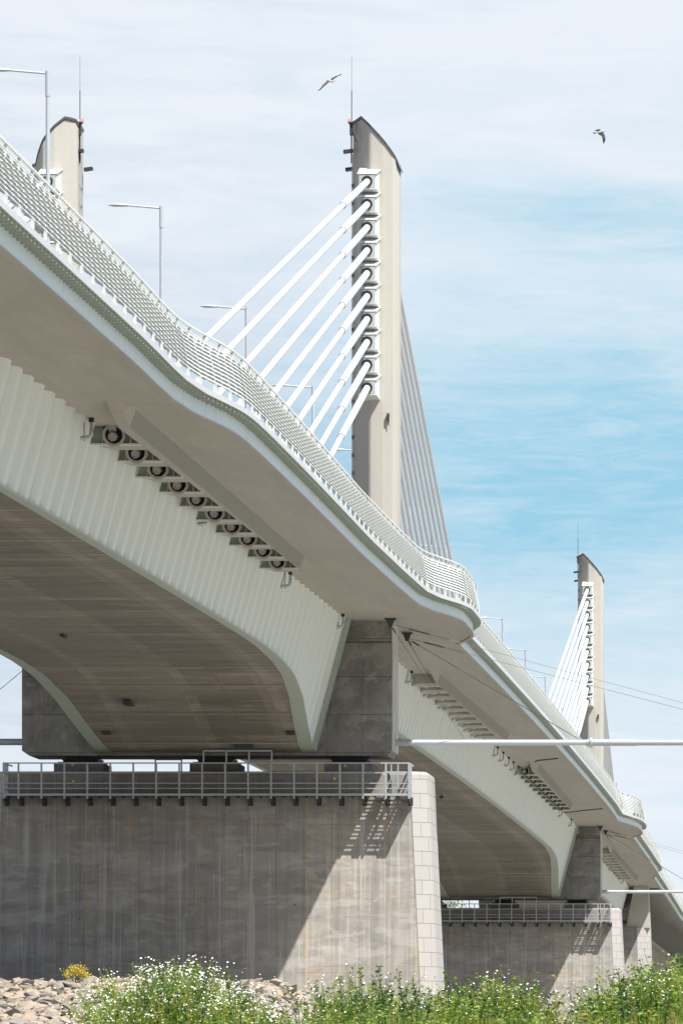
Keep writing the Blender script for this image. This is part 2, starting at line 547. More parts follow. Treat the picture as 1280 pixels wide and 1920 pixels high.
wy = []
for k in range(int(40 / PER), int(P3 / PER) + 1):
    for t in (0, .30, .5, .80):
        wy.append((k + t) * PER)
wy = [y for y in wy if 60 < y < P3 - 1]
for side in (0, 1):
    f = (lambda X: X) if side == 0 else (lambda X: 2 * XC - X)
    for (ya, yb) in ((60, P1 - 1.9), (P1 + 1.9, P2 - 1.9), (P2 + 1.9, P3 - 1)):
        mb = MB()
        ys = [y for y in wy if ya < y < yb]
        rings = []
        for y in ys:
            w = wave(y)
            d = depth(y)
            z0, z1 = Zs(y) + .02, Zs(y) - d + .05
            rings.append([(-f(17.6 + w), y, z0), (-f(17.6 + .26 * d + w), y, z1), (-f(17.68 + .26 * d + w), y, z1), (-f(17.68 + w), y, z0)])
        mb.loft(rings)
        mb.build('corrugated_web', M['web'], deck)
        # stiffening plate where the web meets the crossbeam and the bottom flange
        mb = MB()
        ys = [ya] + [y for y in np.arange(math.ceil(ya) + .5, yb - .5, 1.0)] + [yb]
        rings = []
        for y in ys:
            d = depth(y)
            x = 17.6 + .26 * d
            z = Zs(y) - d
            s_ = min(abs(y - P1), abs(y - P2))
            wa, wb = float(np.interp(s_, [10, 30], [.16, .10])), float(np.interp(s_, [10, 30], [.32, .13]))
            rings.append([(-f(x - wa), y, z), (-f(x + wb), y, z - .004), (-f(x + wb), y, z + .05), (-f(x - wa), y, z + .05)])
        mb.loft(rings)
        mb.build('bottom_flange', M['green'], deck)
        if side == 0:
            mb = MB()
            rings = []
            for y in ys:
                d = depth(y)
                x = 17.6 + .26 * d
                z = Zs(y) - d + .012
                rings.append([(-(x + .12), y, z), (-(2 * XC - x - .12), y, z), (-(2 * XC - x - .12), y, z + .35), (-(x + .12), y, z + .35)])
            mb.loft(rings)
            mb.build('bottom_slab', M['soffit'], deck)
        for s_, ye in ((1, ya), (-1, yb)):
            if ye in (60, P3 - 1):
                continue
            mb = MB()
            d = depth(ye)
            rr = []
            for k in (0, 1):
                z = Zs(ye) if k == 0 else Zs(ye) - d + .05
                x = 17.55 if k == 0 else 17.55 + .26 * d
                rr.append([(-f(x - .14), ye + s_ * .02, z), (-f(x + .12), ye + s_ * .02, z), (-f(x + .12), ye + s_ * 1.0, z), (-f(x - .14), ye + s_ * 1.0, z)])
            mb.loft(rr)
            mb.build('web_end_plate', M['green'], deck)

# small fittings on the soffit


def soffit_at(x, y):
    lo, hi = 110.0, 210.0
    for _ in range(60):
        m = (lo + hi) / 2
        if (2002 - y) * m / 11170 > Zs(m) - depth(m):
            hi = m
        else:
            lo = m
    return (1582 - x) * lo / 11170, lo, Zs(lo) - depth(lo) + .01


for (x, y, w, l) in ((242, 1318, .13, 1.2), (200, 1373, .13, .5), (545, 1373, .13, .5), (458, 1399, .33, .8), (120, 1190, .06, .8)):
    X, Y, Z = soffit_at(x, y)
    mb = MB()
    mb.box(X - w, X + w, Y - l / 2, Y + l / 2, Z - .10, Z + .05)
    mb.build('soffit_fitting', M['dark'], deck)
mb = MB()
Y = 299.0
Z = Zs(Y) - depth(Y)
X = (1582 - 827) * Y / 11170
mb.tube([(-X, Y, Z + .02), (-X, Y, Z - .12)], .02, 6)
mb.tube([(-X, Y, Z - .12), (-X, Y, Z - .2), (-X, Y, Z - .27)], [.13, .13, .05], 10)
mb.build('inspection_lamp', M['dark'], deck)
for pts in (((988, 1438), (997, 1432), (1008, 1426), (1026, 1424), (1045, 1422)), ((1052, 1524), (1075, 1522), (1098, 1519), (1128, 1516))):
    mb = MB()
    pp = []
    for (x, y) in pts:
        D = 15.9 * 11170 / (2002 - y)
        D = (Zs(D) - .03) * 11170 / (2002 - y)
        pp.append((-(1582 - x) * D / 11170, D, Zs(D) - .03))
    mb.tube(pp, .03, 6)
    mb.build('loose_cable', M['dark'], deck)

# crossbeams (concrete diaphragms over the piers)
for P in (P1, P2):
    mb = MB()
    zt = Zs(P) + .25
    prof = [(16.05, 11.22), (16.2, 11.08), (28.85, 11.08), (29.1, 11.22), (29.1, zt), (16.05, zt)]
    mb.loft([[(-x, y, z) for x, z in prof] for y in (P - 1.3, P + 1.3)])
    zl = 15.07
    mb2 = [(16.03, 11.24), (16.19, 11.06), (28.86, 11.06), (29.12, 11.24), (29.12, zl), (16.03, zl)]
    mb.loft([[(-x, y, z) for x, z in mb2] for y in (P - 1.34, P + 1.34)])
    c = mb.build('crossbeam', M['beamconc'], deck)
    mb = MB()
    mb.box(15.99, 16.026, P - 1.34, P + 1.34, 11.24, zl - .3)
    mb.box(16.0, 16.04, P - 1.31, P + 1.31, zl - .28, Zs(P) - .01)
    mb.build('side_face_slab', M['sidec'], c)  # thin slab over the crossbeam's right end, paler than its concrete

# edge beams and stay anchorages under the slab
ANCH = [31.5 + 4.5 * k + .4 for k in range(10)]
for P, sg in ((P1, -1), (P1, 1), (P2, -1), (P2, 1)):
    mb = MB()
    rings, side_r = [], []
    ss = [25.5, 30.7] + list(np.arange(32, 75, 3.0)) + [76.0, 78.6]
    for i, sx in enumerate(ss):
        Y = P + sg * sx
        zs = Zs(Y)
        e = 0 if i in (0, len(ss) - 1) else 1
        t = (sx - 30.7) / 45
        zb = zs - .40 if e else zs - .002
        xr0 = 16.46 - .26 * t
        rings.append([(-xr0, Y, zs + .03), (-(xr0 + .16), Y, zb), (-16.60, Y, zb), (-16.62, Y, zs + .03)])
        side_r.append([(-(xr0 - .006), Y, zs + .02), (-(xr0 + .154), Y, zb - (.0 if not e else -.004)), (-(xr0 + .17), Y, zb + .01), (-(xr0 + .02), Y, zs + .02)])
    mb.loft(rings)
    eb = mb.build('edge_beam', M['under'], deck)
    mb = MB()
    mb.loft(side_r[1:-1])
    mb.build('beam_side', M['beamside'], eb)  # thin facing on the beam's outer side, darker than its underside

proto = {}


def anchorage(sg):
    mb = MB()
    # local frame: origin at the ring centre on the underside; toward the span end = sg
    a, b = -sg * .42, -sg * 1.75       # block behind the plate, towards the pylon
    mb.loft([[(-x, a, z) for x, z in ((16.59, -.395), (17.72, -.40), (17.72, .02), (16.59, .02))],
             [(-x, b, z) for x, z in ((16.59, -.395), (17.35, -.40), (17.55, .02), (16.59, .02))]])
    o = mb.build('stay_anchorage', M['under'], None)
    pl = MB()
    pl.box(16.61, 17.74, min(a, a + sg * .04), max(a, a + sg * .04), -.40, -.004)
    for x in (16.78, 17.44):
        pl.box(x, x + .03, min(a + sg * .05, a + sg * .2), max(a + sg * .05, a + sg * .2), -.40, -.004)
    plo = pl.build('anchor_plate', M['green'], None)
    fl = MB()
    fl.box(16.57, 17.76, min(a + sg * .02, a + sg * .16), max(a + sg * .02, a + sg * .16), -.435, -.39)
    flo = fl.build('plate_flange', M['whitep'], None)
    rg = MB()
    ax = Vector((0, sg, -.24)).normalized()
    c0 = Vector((-17.17, a + sg * .02, -.14))
    up = Vector((1, 0, 0)).cross(ax)
    ring = []
    for (t, r) in ((0, .27), (.36, .27), (.36, .205), (.05, .205)):
        ring.append([c0 + ax * t + (Vector((1, 0, 0)) * math.cos(k * math.pi / 12) + up * math.sin(k * math.pi / 12)) * r for k in range(24)])
    rg.loft(ring, True, False)
    rgo = rg.build('sleeve_ring', M['under'], None)
    smooth_some(rgo)
    bk = MB()
    bk.loft([[c0 + ax * t + (Vector((1, 0, 0)) * math.cos(k * math.pi / 8) + up * math.sin(k * math.pi / 8)) * r for k in range(16)] for t, r in ((.06, .2), (.09, .2))])
    bko = bk.build('sleeve_recess', M['black'], None)
    hd = MB()
    c1 = c0 + Vector((-.035, 0, -.045))
    hd.loft([[c1 + ax * t + (Vector((1, 0, 0)) * math.cos(k * math.pi / 5) + up * math.sin(k * math.pi / 5)) * r for k in range(10)] for t, r in ((.08, .13), (.25, .13), (.3, .10))])
    for k in range(7):
        q = c1 + ax * .3 + (Vector((1, 0, 0)) * math.cos(k * 2 * math.pi / 7) + up * math.sin(k * 2 * math.pi / 7)) * .085
        hd.tube([q, q + ax * .05], .022, 6)
    hdo = hd.build('anchor_head', M['head'], None)
    for ch in (plo, flo, rgo, bko, hdo):
        ch.parent = o
    return o


for sg in (-1, 1):
    proto[sg] = anchorage(sg)
first = {-1: True, 1: True}
for P, sg in ((P1, -1), (P1, 1), (P2, -1), (P2, 1)):
    for s in ANCH:
        Y = P + sg * s
        o = proto[sg] if first[sg] else copy_tree(proto[sg])
        first[sg] = False
        o.parent = deck
        o.location = Vector((0, Y, Zs(Y))) - deck.location

# drain pipes hanging below the slab by the web
mb = MB()
mb.tube([(0, 0, .25), (0, 0, -.34), (-.01, 0, -.41), (-.06, 0, -.45), (-.34, .0, -.49)], .05, 8)
mb2 = MB()
mb2.box(-.055, .055, -.06, .06, -.1, .06)
mb3 = MB()
mb3.bar((.075 - .24, 0, .1), (.075 - .24, 0, -.55), .018)
mb3.bar((-.3, 0, -.5), (-.16, 0, .0), .012)
dp = mb.build('drain_pipe', M['galv'])
for o_, in ((mb2.build('pipe_clamp', M['black']),), (mb3.build('pipe_hanger', M['dark']),)):
    o_.parent = dp
DR = [138.2, 163.5, 187.8, 207.5, 240.5, 249.8, 259, 268, 272.5, 277, 281.5, 300, 305, 310, 314.5, 319, 368, 381, 391, 447, 470, 481]
for i, Y in enumerate(DR):
    o = dp if i == 0 else copy_tree(dp)
    o.parent = deck
    o.location = Vector((-17.45, Y, Zs(Y))) - deck.location

# ------------------------------------------------------------------ railing
rail = empty('walkway_railing', (-XL(P1), P1, 17), 'long pale louvred steel railing along the outer edge of the bridge walkway', 'railing')


def rp(Y, h, d=0.0):
    """point on the railing surface at height h, moved inward by d"""
    o_ = .06 + .27 * (h / 1.4) ** 1.7 + d
    x, y = off(Y, o_)
    return (-x, y, Zs(Y) + .575 + h)


# post stations, equal arc length
posts = []
Y = 98.0
while Y < 640:
    posts.append(Y)
    d = (XL(Y + .4) - XL(Y - .4)) / .8
    Y += 1.76 / math.hypot(1, d)
NS = 10
mb = MB()
for k in range(NS):
    h = .25 + .098 * k
    rings = []
    for Y in posts:
        a = Vector(rp(Y, h, .0))
        b = Vector(rp(Y, h + .058, .045))
        n = (b - a)
        up = Vector((0, 0, .008))
        rings.append([a, b, b + up, a + up])
    mb.loft(rings)
mb.build('slat_screen', M['rail'], rail)
mb = MB()
for h, w in ((1.36, .05), (1.20, .022)):
    rings = []
    for Y in posts:
        a = Vector(rp(Y, h, -w * .5))
        b = Vector(rp(Y, h, w * .6))
        up = Vector((0, 0, w * .7))
        rings.append([a, b, b + up, a + up])
    mb.loft(rings)
mb.build('handrail', M['rail'], rail)


def post_mesh(mb, fin=False):
    """plate with a saw-tooth outer edge; local frame: outward=+x, up=z"""
    def lx(h):
        return -(.06 + .27 * (h / 1.4) ** 1.7)
    prof = [(lx(0) - .0, 0), (lx(.2) - .01, .2)]
    for k in range(NS):
        h = .25 + .098 * k
        prof += [(lx(h) + .04, h - .012), (lx(h + .07) - .05, h + .072)]
    if fin:
        prof += [(lx(1.22) - .02, 1.22), (lx(1.22) - .06, 1.22), (lx(1.1) - .14, 1.1), (lx(.6) - .17, .6), (lx(.26) - .15, .26), (lx(.25) - .06, .25)]
        prof = prof[2:]
    else:
        prof += [(lx(1.36) + .02, 1.37), (lx(1.36) - .07, 1.37), (lx(1.15) - .17, 1.15), (lx(.6) - .20, .6), (lx(.32) - .17, .32), (lx(.24) - .05, .24), (lx(0) - .05, 0)]
    t = .018
    n = len(prof)
    vs = [(x, -t, z) for x, z in prof] + [(x, t, z) for x, z in prof]
    fs = []
    # triangulate as strip between outer (0..m) and inner side via fan: use ngon
    fs.append(tuple(range(n)))
    fs.append(tuple(range(2 * n - 1, n - 1, -1)))
    for i in range(n):
        j = (i + 1) % n
        fs.append((i, j, n + j, n + i))
    mb.add(vs, fs)
    for dy in (() if fin else (-.15, .15)):
        mb.add([(lx(0) - .02, dy - .014, 0), (lx(0) - .045, dy - .014, 0), (lx(0) - .045, dy + .014, 0), (lx(0) - .02, dy + .014, 0),
                (lx(.25) - .0, dy - .014, .25), (lx(.25) - .03, dy - .014, .25), (lx(.25) - .03, dy + .014, .25), (lx(.25) - .0, dy + .014, .25)],
               [(0, 1, 5, 4), (1, 2, 6, 5), (2, 3, 7, 6), (3, 0, 4, 7)])


pm = MB()
post_mesh(pm)
p0 = pm.build('railing_post', M['post'])
fm = MB()
post_mesh(fm, True)
f0 = fm.build('railing_fin', M['post'])


def put(o, Y):
    n = Nrm(Y)
    o.parent = rail
    o.location = Vector((-XL(Y), Y, Zs(Y) + .575)) - rail.location
    o.rotation_euler = (0, 0, math.atan2(n[1], -n[0]))


mids = [(posts[i] + posts[i + 1]) / 2 for i in range(len(posts) - 1)]
for src, lst in ((p0, posts), (f0, mids)):
    for i, Y in enumerate(lst[:100]):
        o = src if i == 0 else src.copy()
        if i:
            COL.objects.link(o)
        put(o, Y)
    mb = MB()
    for Y in lst[100:]:
        sub = MB()
        post_mesh(sub, src is f0)
        n = Nrm(Y)
        mtx = Matrix.Translation((-XL(Y), Y, Zs(Y) + .575)) @ Matrix.Rotation(math.atan2(n[1], -n[0]), 4, 'Z')
        mb.add([mtx @ Vector(v) for v in sub.v], sub.f)
    mb.build(src.name.split('.')[0], M['post'], rail)['kind'] = 'stuff'

# ------------------------------------------------------------------ pylons


def pylon(P, side, label, prof):
    """side 0: camera-side tower, 1: far-side tower.  prof: roof height by X"""
    X0, X1 = (15.88, 17.50) if side == 0 else (27.22, 28.90)
    root = empty('bridge_tower', (-(X0 + X1) / 2, P, 17), label, 'tower', 'towers of the bridge')
    xs = list(np.linspace(X0, X1, 64))
    W = X1 - X0

    def hd(x):
        t = (x - X0) / W                # 0 right .. 1 left as seen from the camera
        if side == 0:
            pts = [(0, 1.02), (.04, 1.14), (.08, 1.18), (.3, 1.23), (.55, 1.22), (.60, 1.18), (.645, 1.09), (.68, .98), (1, .10)]
        else:
            pts = [(0, .80), (.06, .92), (.10, .96), (.45, 1.2), (.62, 1.22), (.70, 1.18), (.74, 1.08), (.78, .95), (1, .18)]
        return float(np.interp(t, [p[0] for p in pts], [p[1] for p in pts]))

    def zt(x):
        return float(np.interp(x, [p[0] for p in prof], [p[1] for p in prof]))
    zb = 16.4
    front = [(-x, P - hd(x)) for x in xs]
    back = [(-x, P + hd(x)) for x in reversed(xs)]
    loop = front + back
    lx = xs + list(reversed(xs))
    n = len(loop)
    v = [(a, b, zb) for a, b in loop] + [(a, b, zt(x)) for (a, b), x in zip(loop, lx)]
    fs = [(i, (i + 1) % n, n + (i + 1) % n, n + i) for i in range(n)]
    m = len(xs)
    fs += [(n + i, n + i + 1, n + n - 2 - i, n + n - 1 - i) for i in range(m - 1)]
    mb = MB()
    mb.add(v, fs)
    sh = mb.build('shaft', M['pylon'], root)
    smooth_some(sh, 40)
    mb = MB()
    rings = []
    xr = [X0 - (.06 if side == 0 else .03)] + xs[1:-1] + [X1 + .01]
    for x in xr:
        z = zt(x) - (.08 if x < X0 else 0)
        h = hd(min(max(x, X0), X1)) + .05
        rings.append([(-x, P - h, z + .01), (-x, P + h, z + .01), (-x, P + h, z + .11), (-x, P - h, z + .11)])
    mb.loft(rings)
    mb.build('roof_cap', M['cap'], root)
    # climbing ladder on the road side
    mb = MB()
    xi = X1 + .03 if side == 0 else X0 - .03
    for z in np.arange(18, 31.6, .64):
        mb.bar((-xi, P - .2, z), (-xi, P + .2, z), .05, .12)
    for yy in (-.2, .2):
        mb.bar((-xi, P + yy, 17.6), (-xi, P + yy, 32.6), .022)
    mb.build('ladder', M['galv'], root)
    # top equipment
    mb = MB()
    mb.tube([(-xi, P - .35, 32.6), (-xi, P - .35, 34.8)], .016, 6)
    mb.tube([(-xi, P - .35, 34.8), (-xi, P - .35, 36.0)], .006, 5)
    mb.build('lightning_rod', M['dark'], root)
    q = 1 if side == 0 else -1
    mb = MB()
    mb.box(min(xi, xi + q * .14), max(xi, xi + q * .14), P - .55, P - .3, 33.66, 33.76)
    wl = mb.build('warning_light', M['red'], root)
    mb = MB()
    mb.box(xi - .09, xi + .10, P - .58, P - .28, 33.6, 33.65)
    mb.box(xi - .05, xi + .06, P - .5, P - .3, 33.2, 33.6)
    mb.bar((-xi, P - .4, 33.2), (-xi, P - .4, 32.2), .05)
    mb.bar((-xi + q * .08, P - .7, 33.3), (-xi + q * .22, P - .85, 32.9), .05)
    mb.build('equipment_mount', M['dark'], root)
    for (z, dxx, yy) in ((32.62, .0, -.5), (32.12, .02, .4)):
        mb = MB()
        x0 = xi + q * .02
        if side == 0:
            a, b = x0 - .08, x0 + .26
        else:
            a, b = (x0 - .12, x0 + .20) if z > 32.4 else (x0 - .33, x0 - .03)
        mb.loft([[(-a, P + yy - .12, z - .02), (-b, P + yy - .12, z - .07), (-b, P + yy + .25, z - .07), (-a, P + yy + .25, z - .02)],
                 [(-a, P + yy - .12, z + .07), (-b, P + yy - .12, z + .03), (-b, P + yy + .25, z + .03), (-a, P + yy + .25, z + .07)]])
        mb.build('floodlight', M['dark'], root)
    return root


zr = lambda y: (2002 - y) * .01894
xr_ = lambda x: (1582 - x) * .01894
profR = sorted([(xr_(x), zr(y)) for x, y in ((661, 226), (675.6, 221), (692.5, 239), (711, 259), (724, 274), (739, 295), (749, 311))])
profL = sorted([(xr_(x), zr(y)) for x, y in ((64, 308), (65.8, 300), (70.6, 288), (78, 275), (85, 264.5), (92, 256), (104, 242), (123, 225), (136, 227), (151, 231))])
pyR = pylon(P1, 0, 'tall cream bridge tower with ten white stays, largest in the picture, slanted dark roof', profR)
pyL = pylon(P1, 1, 'cream bridge tower at upper left, mostly hidden behind the louvred railing, with curved dark top', profL)


def anchor_boxes(root, P, Xc, ks):
    """steel boxes on the camera-facing side of the tower"""
    for k in ks:
        z = 31.38 - .8105 * k
        y1 = P - 1.0
        y0 = P - 1.85
        mb = MB()
        w = .31
        # side profile (y, z): body leans with the stay
        mb.loft([[(-(Xc - w), y0, z - .27), (-(Xc + w), y0, z - .27), (-(Xc + w), y0, z + .22), (-(Xc - w), y0, z + .22)],
                 [(-(Xc - w - .10), y1, z - .40), (-(Xc + w), y1, z - .40), (-(Xc + w), y1, z + .52), (-(Xc - w - .10), y1, z + .52)]])
        b = mb.build('anchor_box', M['whitep'], root)
        mb = MB()
        mb.loft([[(-(Xc - w - .04), y0 - .05, z + .215), (-(Xc + w + .04), y0 - .05, z + .215), (-(Xc + w + .04), y0 - .05, z + .245), (-(Xc - w - .04), y0 - .05, z + .245)],
                 [(-(Xc - w - .16), y1 + .02, z + .53), (-(Xc + w + .02), y1 + .02, z + .53), (-(Xc + w + .02), y1 + .02, z + .565), (-(Xc - w - .16), y1 + .02, z + .565)]])
        mb.build('box_lid', M['whitep'], b)
        mb = MB()
        mb.loft([[(-(Xc - w - .02), y0 - .03, z - .30), (-(Xc + w + .02), y0 - .03, z - .30), (-(Xc + w + .02), y0 - .03, z - .272), (-(Xc - w - .02), y0 - .03, z - .272)],
                 [(-(Xc - w - .13), y1, z - .44), (-(Xc + w + .02), y1, z - .44), (-(Xc + w + .02), y1, z - .405), (-(Xc - w - .13), y1, z - .405)]])
        mb.build('box_base', M['whitep'], b)
        mb = MB()
        mb.box(Xc - w + .03, Xc + w - .03, y0 - .03, y0 - .004, z - .26, z + .2)
        mb.build('front_plate', M['boxface'], b)
        mb = MB()
        c = Vector((-Xc, y0 - .03, z - .04))
        mb.loft([[c + Vector((math.cos(a * math.pi / 12) * r, -t, math.sin(a * math.pi / 12) * r)) for a in range(24)] for t, r in ((0, .19), (.07, .19), (.07, .1))])
        mb.build('rubber_collar', M['black'], b)


anchor_boxes(pyR, P1, 16.86, range(10))
anchor_boxes(pyL, P1, 28.14, range(10))
# small camera on the front of the near tower
mb = MB()
mb.box(16.12, 16.2, P1 - 1.36, P1 - 1.2, 22.95, 23.2)
mb.bar((-16.14, P1 - 1.3, 22.95), (-16.14, P1 - 1.3, 22.75), .03)
mb.build('camera_box', M['dark'], pyR)
pyR2 = dup(pyR, (0, 180, 0), 'cream bridge tower with slanted dark roof, the smaller one farther along at right')
pyL2 = dup(pyL, (0, 180, 0), 'distant cream tower top barely showing behind the grey stays, right of the large tower')

# ------------------------------------------------------------------ stays
ORD = ['topmost', 'second', 'third', 'fourth', 'fifth', 'sixth', 'seventh', 'eighth', 'ninth', 'lowest']


def stay(P, Xt, Xd, sg, k, label, group):
    z0 = 31.34 - .8105 * k
    s = ANCH[9 - k]
    a = Vector((-Xt + (.2 if sg > 0 else 0), P + sg * 1.8, z0))
    b = Vector((-Xd, P + sg * (s - .2), Zs(P + sg * s) - .08))
    d = b - a
    root = empty('stay_cable', tuple(a), label, 'cable', group)
    L = d.length
    t = d / L
    fr = 9.8 / L
    mb = MB()
    mb.tube([a + d * fr, b], .094 if sg < 0 else .074, 12)
    o = mb.build('cable_sheath', M['white'], root)
    smooth_some(o)
    mb = MB()
    k_ = 1 if sg < 0 else .72
    mb.tube([a + t * .05, a + d * fr], .122 * k_, 12)
    mb.tube([a + d * fr, a + d * fr + t * .12], .131 * k_, 12)
    o = mb.build('upper_sleeve', M['white'], root)
    smooth_some(o)
    mb = MB()
    mb.tube([a + d * fr + t * .12, a + d * fr + t * .18], .127 * k_, 12)
    mb.build('sleeve_seal', M['galv'], o)
    return root


for k in range(10):
    stay(P1, 16.86, 17.22, -1, k, 'thick white stay of the largest tower running down left, %s of its ten' % ORD[k], 'camera-side stays of the large tower')
    stay(P1, 16.86, 17.22, 1, k, 'grey shaded stay running down right behind the largest tower, %s of its ten' % ORD[k], 'far-side stays of the large tower')
    stay(P2, 16.86, 17.22, -1, k, 'slim white stay of the small distant tower at right, %s of its ten' % ORD[k], 'camera-side stays of the distant tower')
    stay(P2, 16.86, 17.22, 1, k, 'thin grey stay behind the small distant tower at right, %s of its ten' % ORD[k], 'far-side stays of the distant tower')
for k in range(2):
    stay(P1, 28.14, 27.78, -1, k, 'white stay leaving the half hidden tower at upper left, %s one' % ('upper', 'lower')[k], 'stays of the left tower')

# ------------------------------------------------------------------ piers


def pier(P):
    root = empty('bridge_pier', (-XC, P, 0), 'huge weathered concrete pier with pale stone end at lower left, nearest the camera', 'pier', 'river piers of the bridge')
    zt, zb = 10.47, -2.5

    def ring(z, X0, X1, nose, hy):
        e = (zt - z) * .048
        a, b = X0 - e, X1 + e
        return a, b, e
    # wall body
    mb = MB()
    rings = []
    for z in (zb, zt - .12, zt):
        e = (zt - z) * .048
        i = .0 if z < zt - .05 else .06
        x0, x1 = 15.33 - e, 29.67 + e
        y0, y1 = P - 2.1 - e * .25 + i, P + 2.1 + e * .25 - i
        rings.append([(-x0, y0, z), (-x1, y0, z), (-x1, y1, z), (-x0, y1, z)])
    mb.loft(rings)
    mb.build('pier_wall', M['pier'], root)
    for sd in (0, 1):
        f = (lambda X: X) if sd == 0 else (lambda X: 2 * XC - X)
        mb = MB()
        rings = []
        for z, i in ((zb, 0), (zt - .10, 0), (zt - .03, .03), (zt + .0, .09)):
            e = (zt - z) * .048
            c = (zt - z) * .012
            x0 = 15.33 - e
            x1 = 14.72 - e + i
            h = 2.115 + e * .25 - i
            pts = [(x0 + .01, P - h), (x0 - .02, P - h), (x1 + .04, P - h + .42), (x1, P - h + .55), (x1, P + h - .55), (x1 + .04, P + h - .42), (x0 - .02, P + h), (x0 + .01, P + h)]
            rings.append([(-f(x), y, z) for x, y in pts])
        mb.loft(rings)
        mb.build('stone_nose', M['stone'], root)
    # bearing plinths and bearings
    for (xa, xb) in ((97, 190), (352, 443), (605, 695)):
        a, b = (1582 - xb) * .01886, (1582 - xa) * .01886
        mb = MB()
        mb.box(a, b, P - 1.2, P + 1.2, zt - .02, zt + .33)
        pl = mb.build('bearing_plinth', M['pier'], root)
        mb = MB()
        c = (a + b) / 2
        for w, z0, z1 in ((.78, .33, .40), (.62, .40, .46), (.66, .47, .52), (.52, .52, .56), (.72, .565, .60)):
            mb.box(c - w, c + w, P - w * 1.1, P + w * 1.1, zt + z0, zt + z1)
        for k in range(7):
            xx = c - .5 + k * .16
            mb.bar((-xx, P - .82, zt + .42), (-xx - .05, P - .82, zt + .57), .03)
        mb.build('bearing', M['dark'], pl)
    return root


pr1 = pier(P1)
pr2 = dup(pr1, (0, 180, 0), 'concrete pier with pale stone end farther off, right of the nearest pier')


def catwalk(P):
    root = empty('maintenance_walkway', (-XC, P - 2.5, 9.5), 'grey steel inspection walkway with railings fixed to the nearest pier', 'walkway', 'inspection walkways on the piers')
    y0, y1 = P - 3.1, P - 2.16
    zf = 9.6
    Xa, Xb = (1582 - 765) * .01872, (1582 - 5) * .01872
    mb = MB()
    y = y0 + .02
    while y < y1:
        mb.box(Xa, Xb, y, y + .02, zf - .025, zf)
        y += .068
    x = Xa + .4
    while x < Xb:
        mb.box(x, x + .05, y0, y1, zf - .08, zf - .026)
        x += .806
    mb.build('grating_floor', M['dark'], root)
    mb = MB()
    mb.box(Xa, Xb, y0 - .02, y0 + .0, zf - .04, zf + .04)
    for (h, t) in ((1.11, .045), (.77, .035), (.40, .03), (.22, .03)):
        mb.bar((-Xa, y0, zf + h), (-Xb, y0, zf + h), t)
        for X in (Xa, Xb):
            mb.bar((-X, y0, zf + h), (-X, y1 + 1.2, zf + h), t)
    mb.build('guard_rail', M['galv'], root)
    xp = [Xa + i * .806 for i in range(int((Xb - Xa) / .806) + 1)] + [Xb]
    px = MB()
    px.bar((0, 0, -.15), (0, 0, 1.12), .06)
    p0 = px.build('guard_post', M['galv'])
    bx = MB()
    bx.bar((0, 0, -.14), (0, .9, -.16), .07)
    bx.bar((0, .1, -.16), (0, .9, -.34), .05)
    bx.box(-.08, .08, .86, .92, -.36, -.06)
    b0 = bx.build('floor_bracket', M['dark'])
    for i, X in enumerate(xp):
        for pz in (p0, b0):
            o = pz if i == 0 else pz.copy()
            if i:
                COL.objects.link(o)
            o.parent = root
            o.location = Vector((-X, y0, zf)) - root.location
    for X in (Xa, Xb):
        for dy in (.5, 1.0):
            o = p0.copy()
            COL.objects.link(o)
            o.parent = root
            o.location = Vector((-X, y0 + dy, zf)) - root.location
    # raised gate frame over the middle bearing
    for a, b, top, yy in ((380, 508, 1407, y0), (291, 340, 1424, P + 2.6)):
        kx = .01872 if yy == y0 else .01925
        mb = MB()
        XA, XB = (1582 - b) * kx, (1582 - a) * kx
        zz = (2002 - top) * kx
        mb.bar((-XA, yy, zz), (-XB, yy, zz), .05)
        n = 3 if yy == y0 else 1
        for i in range(n + 1):
            x = XA + (XB - XA) * i / n
            mb.bar((-x, yy, zz), (-x, yy, zf + 1.1 if yy == y0 else 9.9), .05)
        mb.build('gate_frame', M['galv'], root)
    # end ladder frame
    mb = MB()
    for X, yy in ((15.98, y1 - .05), (15.72, y1 - .35)):
        mb.bar((-X, yy, zf), (-X, yy, zf + 1.1), .045)
    mb.bar((-16.1, y1, zf + .05), (-15.85, y1, zf + .85), .04)
    mb.bar((-16.2, y1, zf + .05), (-15.95, y1, zf + .85), .04)
    mb.build('access_gate', M['galv'], root)
    mb = MB()
    mb.box(Xa + .02, Xa + .32, y0, y1, zf - .2, zf - .09)
    mb.build('floor_tray', M['dark'], root)
    mb = MB()
    mb.box(Xa + .95, Xa + 1.2, y0, y1, zf - .2, zf - .09)
    mb.build('floor_tray', M['dark'], root)
    return root


cw1 = catwalk(P1)
cw2 = dup(cw1, (0, 180, 0), 'grey steel inspection walkway with railings on the farther pier at right')
# yellow survey marks
for (x, y) in ((137, 1434), (138, 1465)):
    mb = MB()
    k = (P1 - 2.1) / 11170 if y > 1445 else (P1 - 1.2) / 11170
    X, Z = (1582 - x) * k, (2002 - y) * k
    Yf = P1 - 2.1 if y > 1445 else P1 - 1.2
    mb.box(X - .04, X + .04, Yf - .03, Yf - .004, Z - .04, Z + .04)
    mb.build('survey_mark', M['yellow'], pr1)
for (x, y) in ((647, 1436), (627, 1460)):
    mb = MB()
    Yf = P1 - 2.1 if y > 1445 else P1 - 1.2
    k = Yf / 11170
    X, Z = (1582 - x) * k, (2002 - y) * k
    mb.box(X - .04, X + .04, Yf - .03, Yf - .004, Z - .04, Z + .04)
    mb.build('survey_mark', M['yellow'], pr1)

# ------------------------------------------------------------------ booms with wires


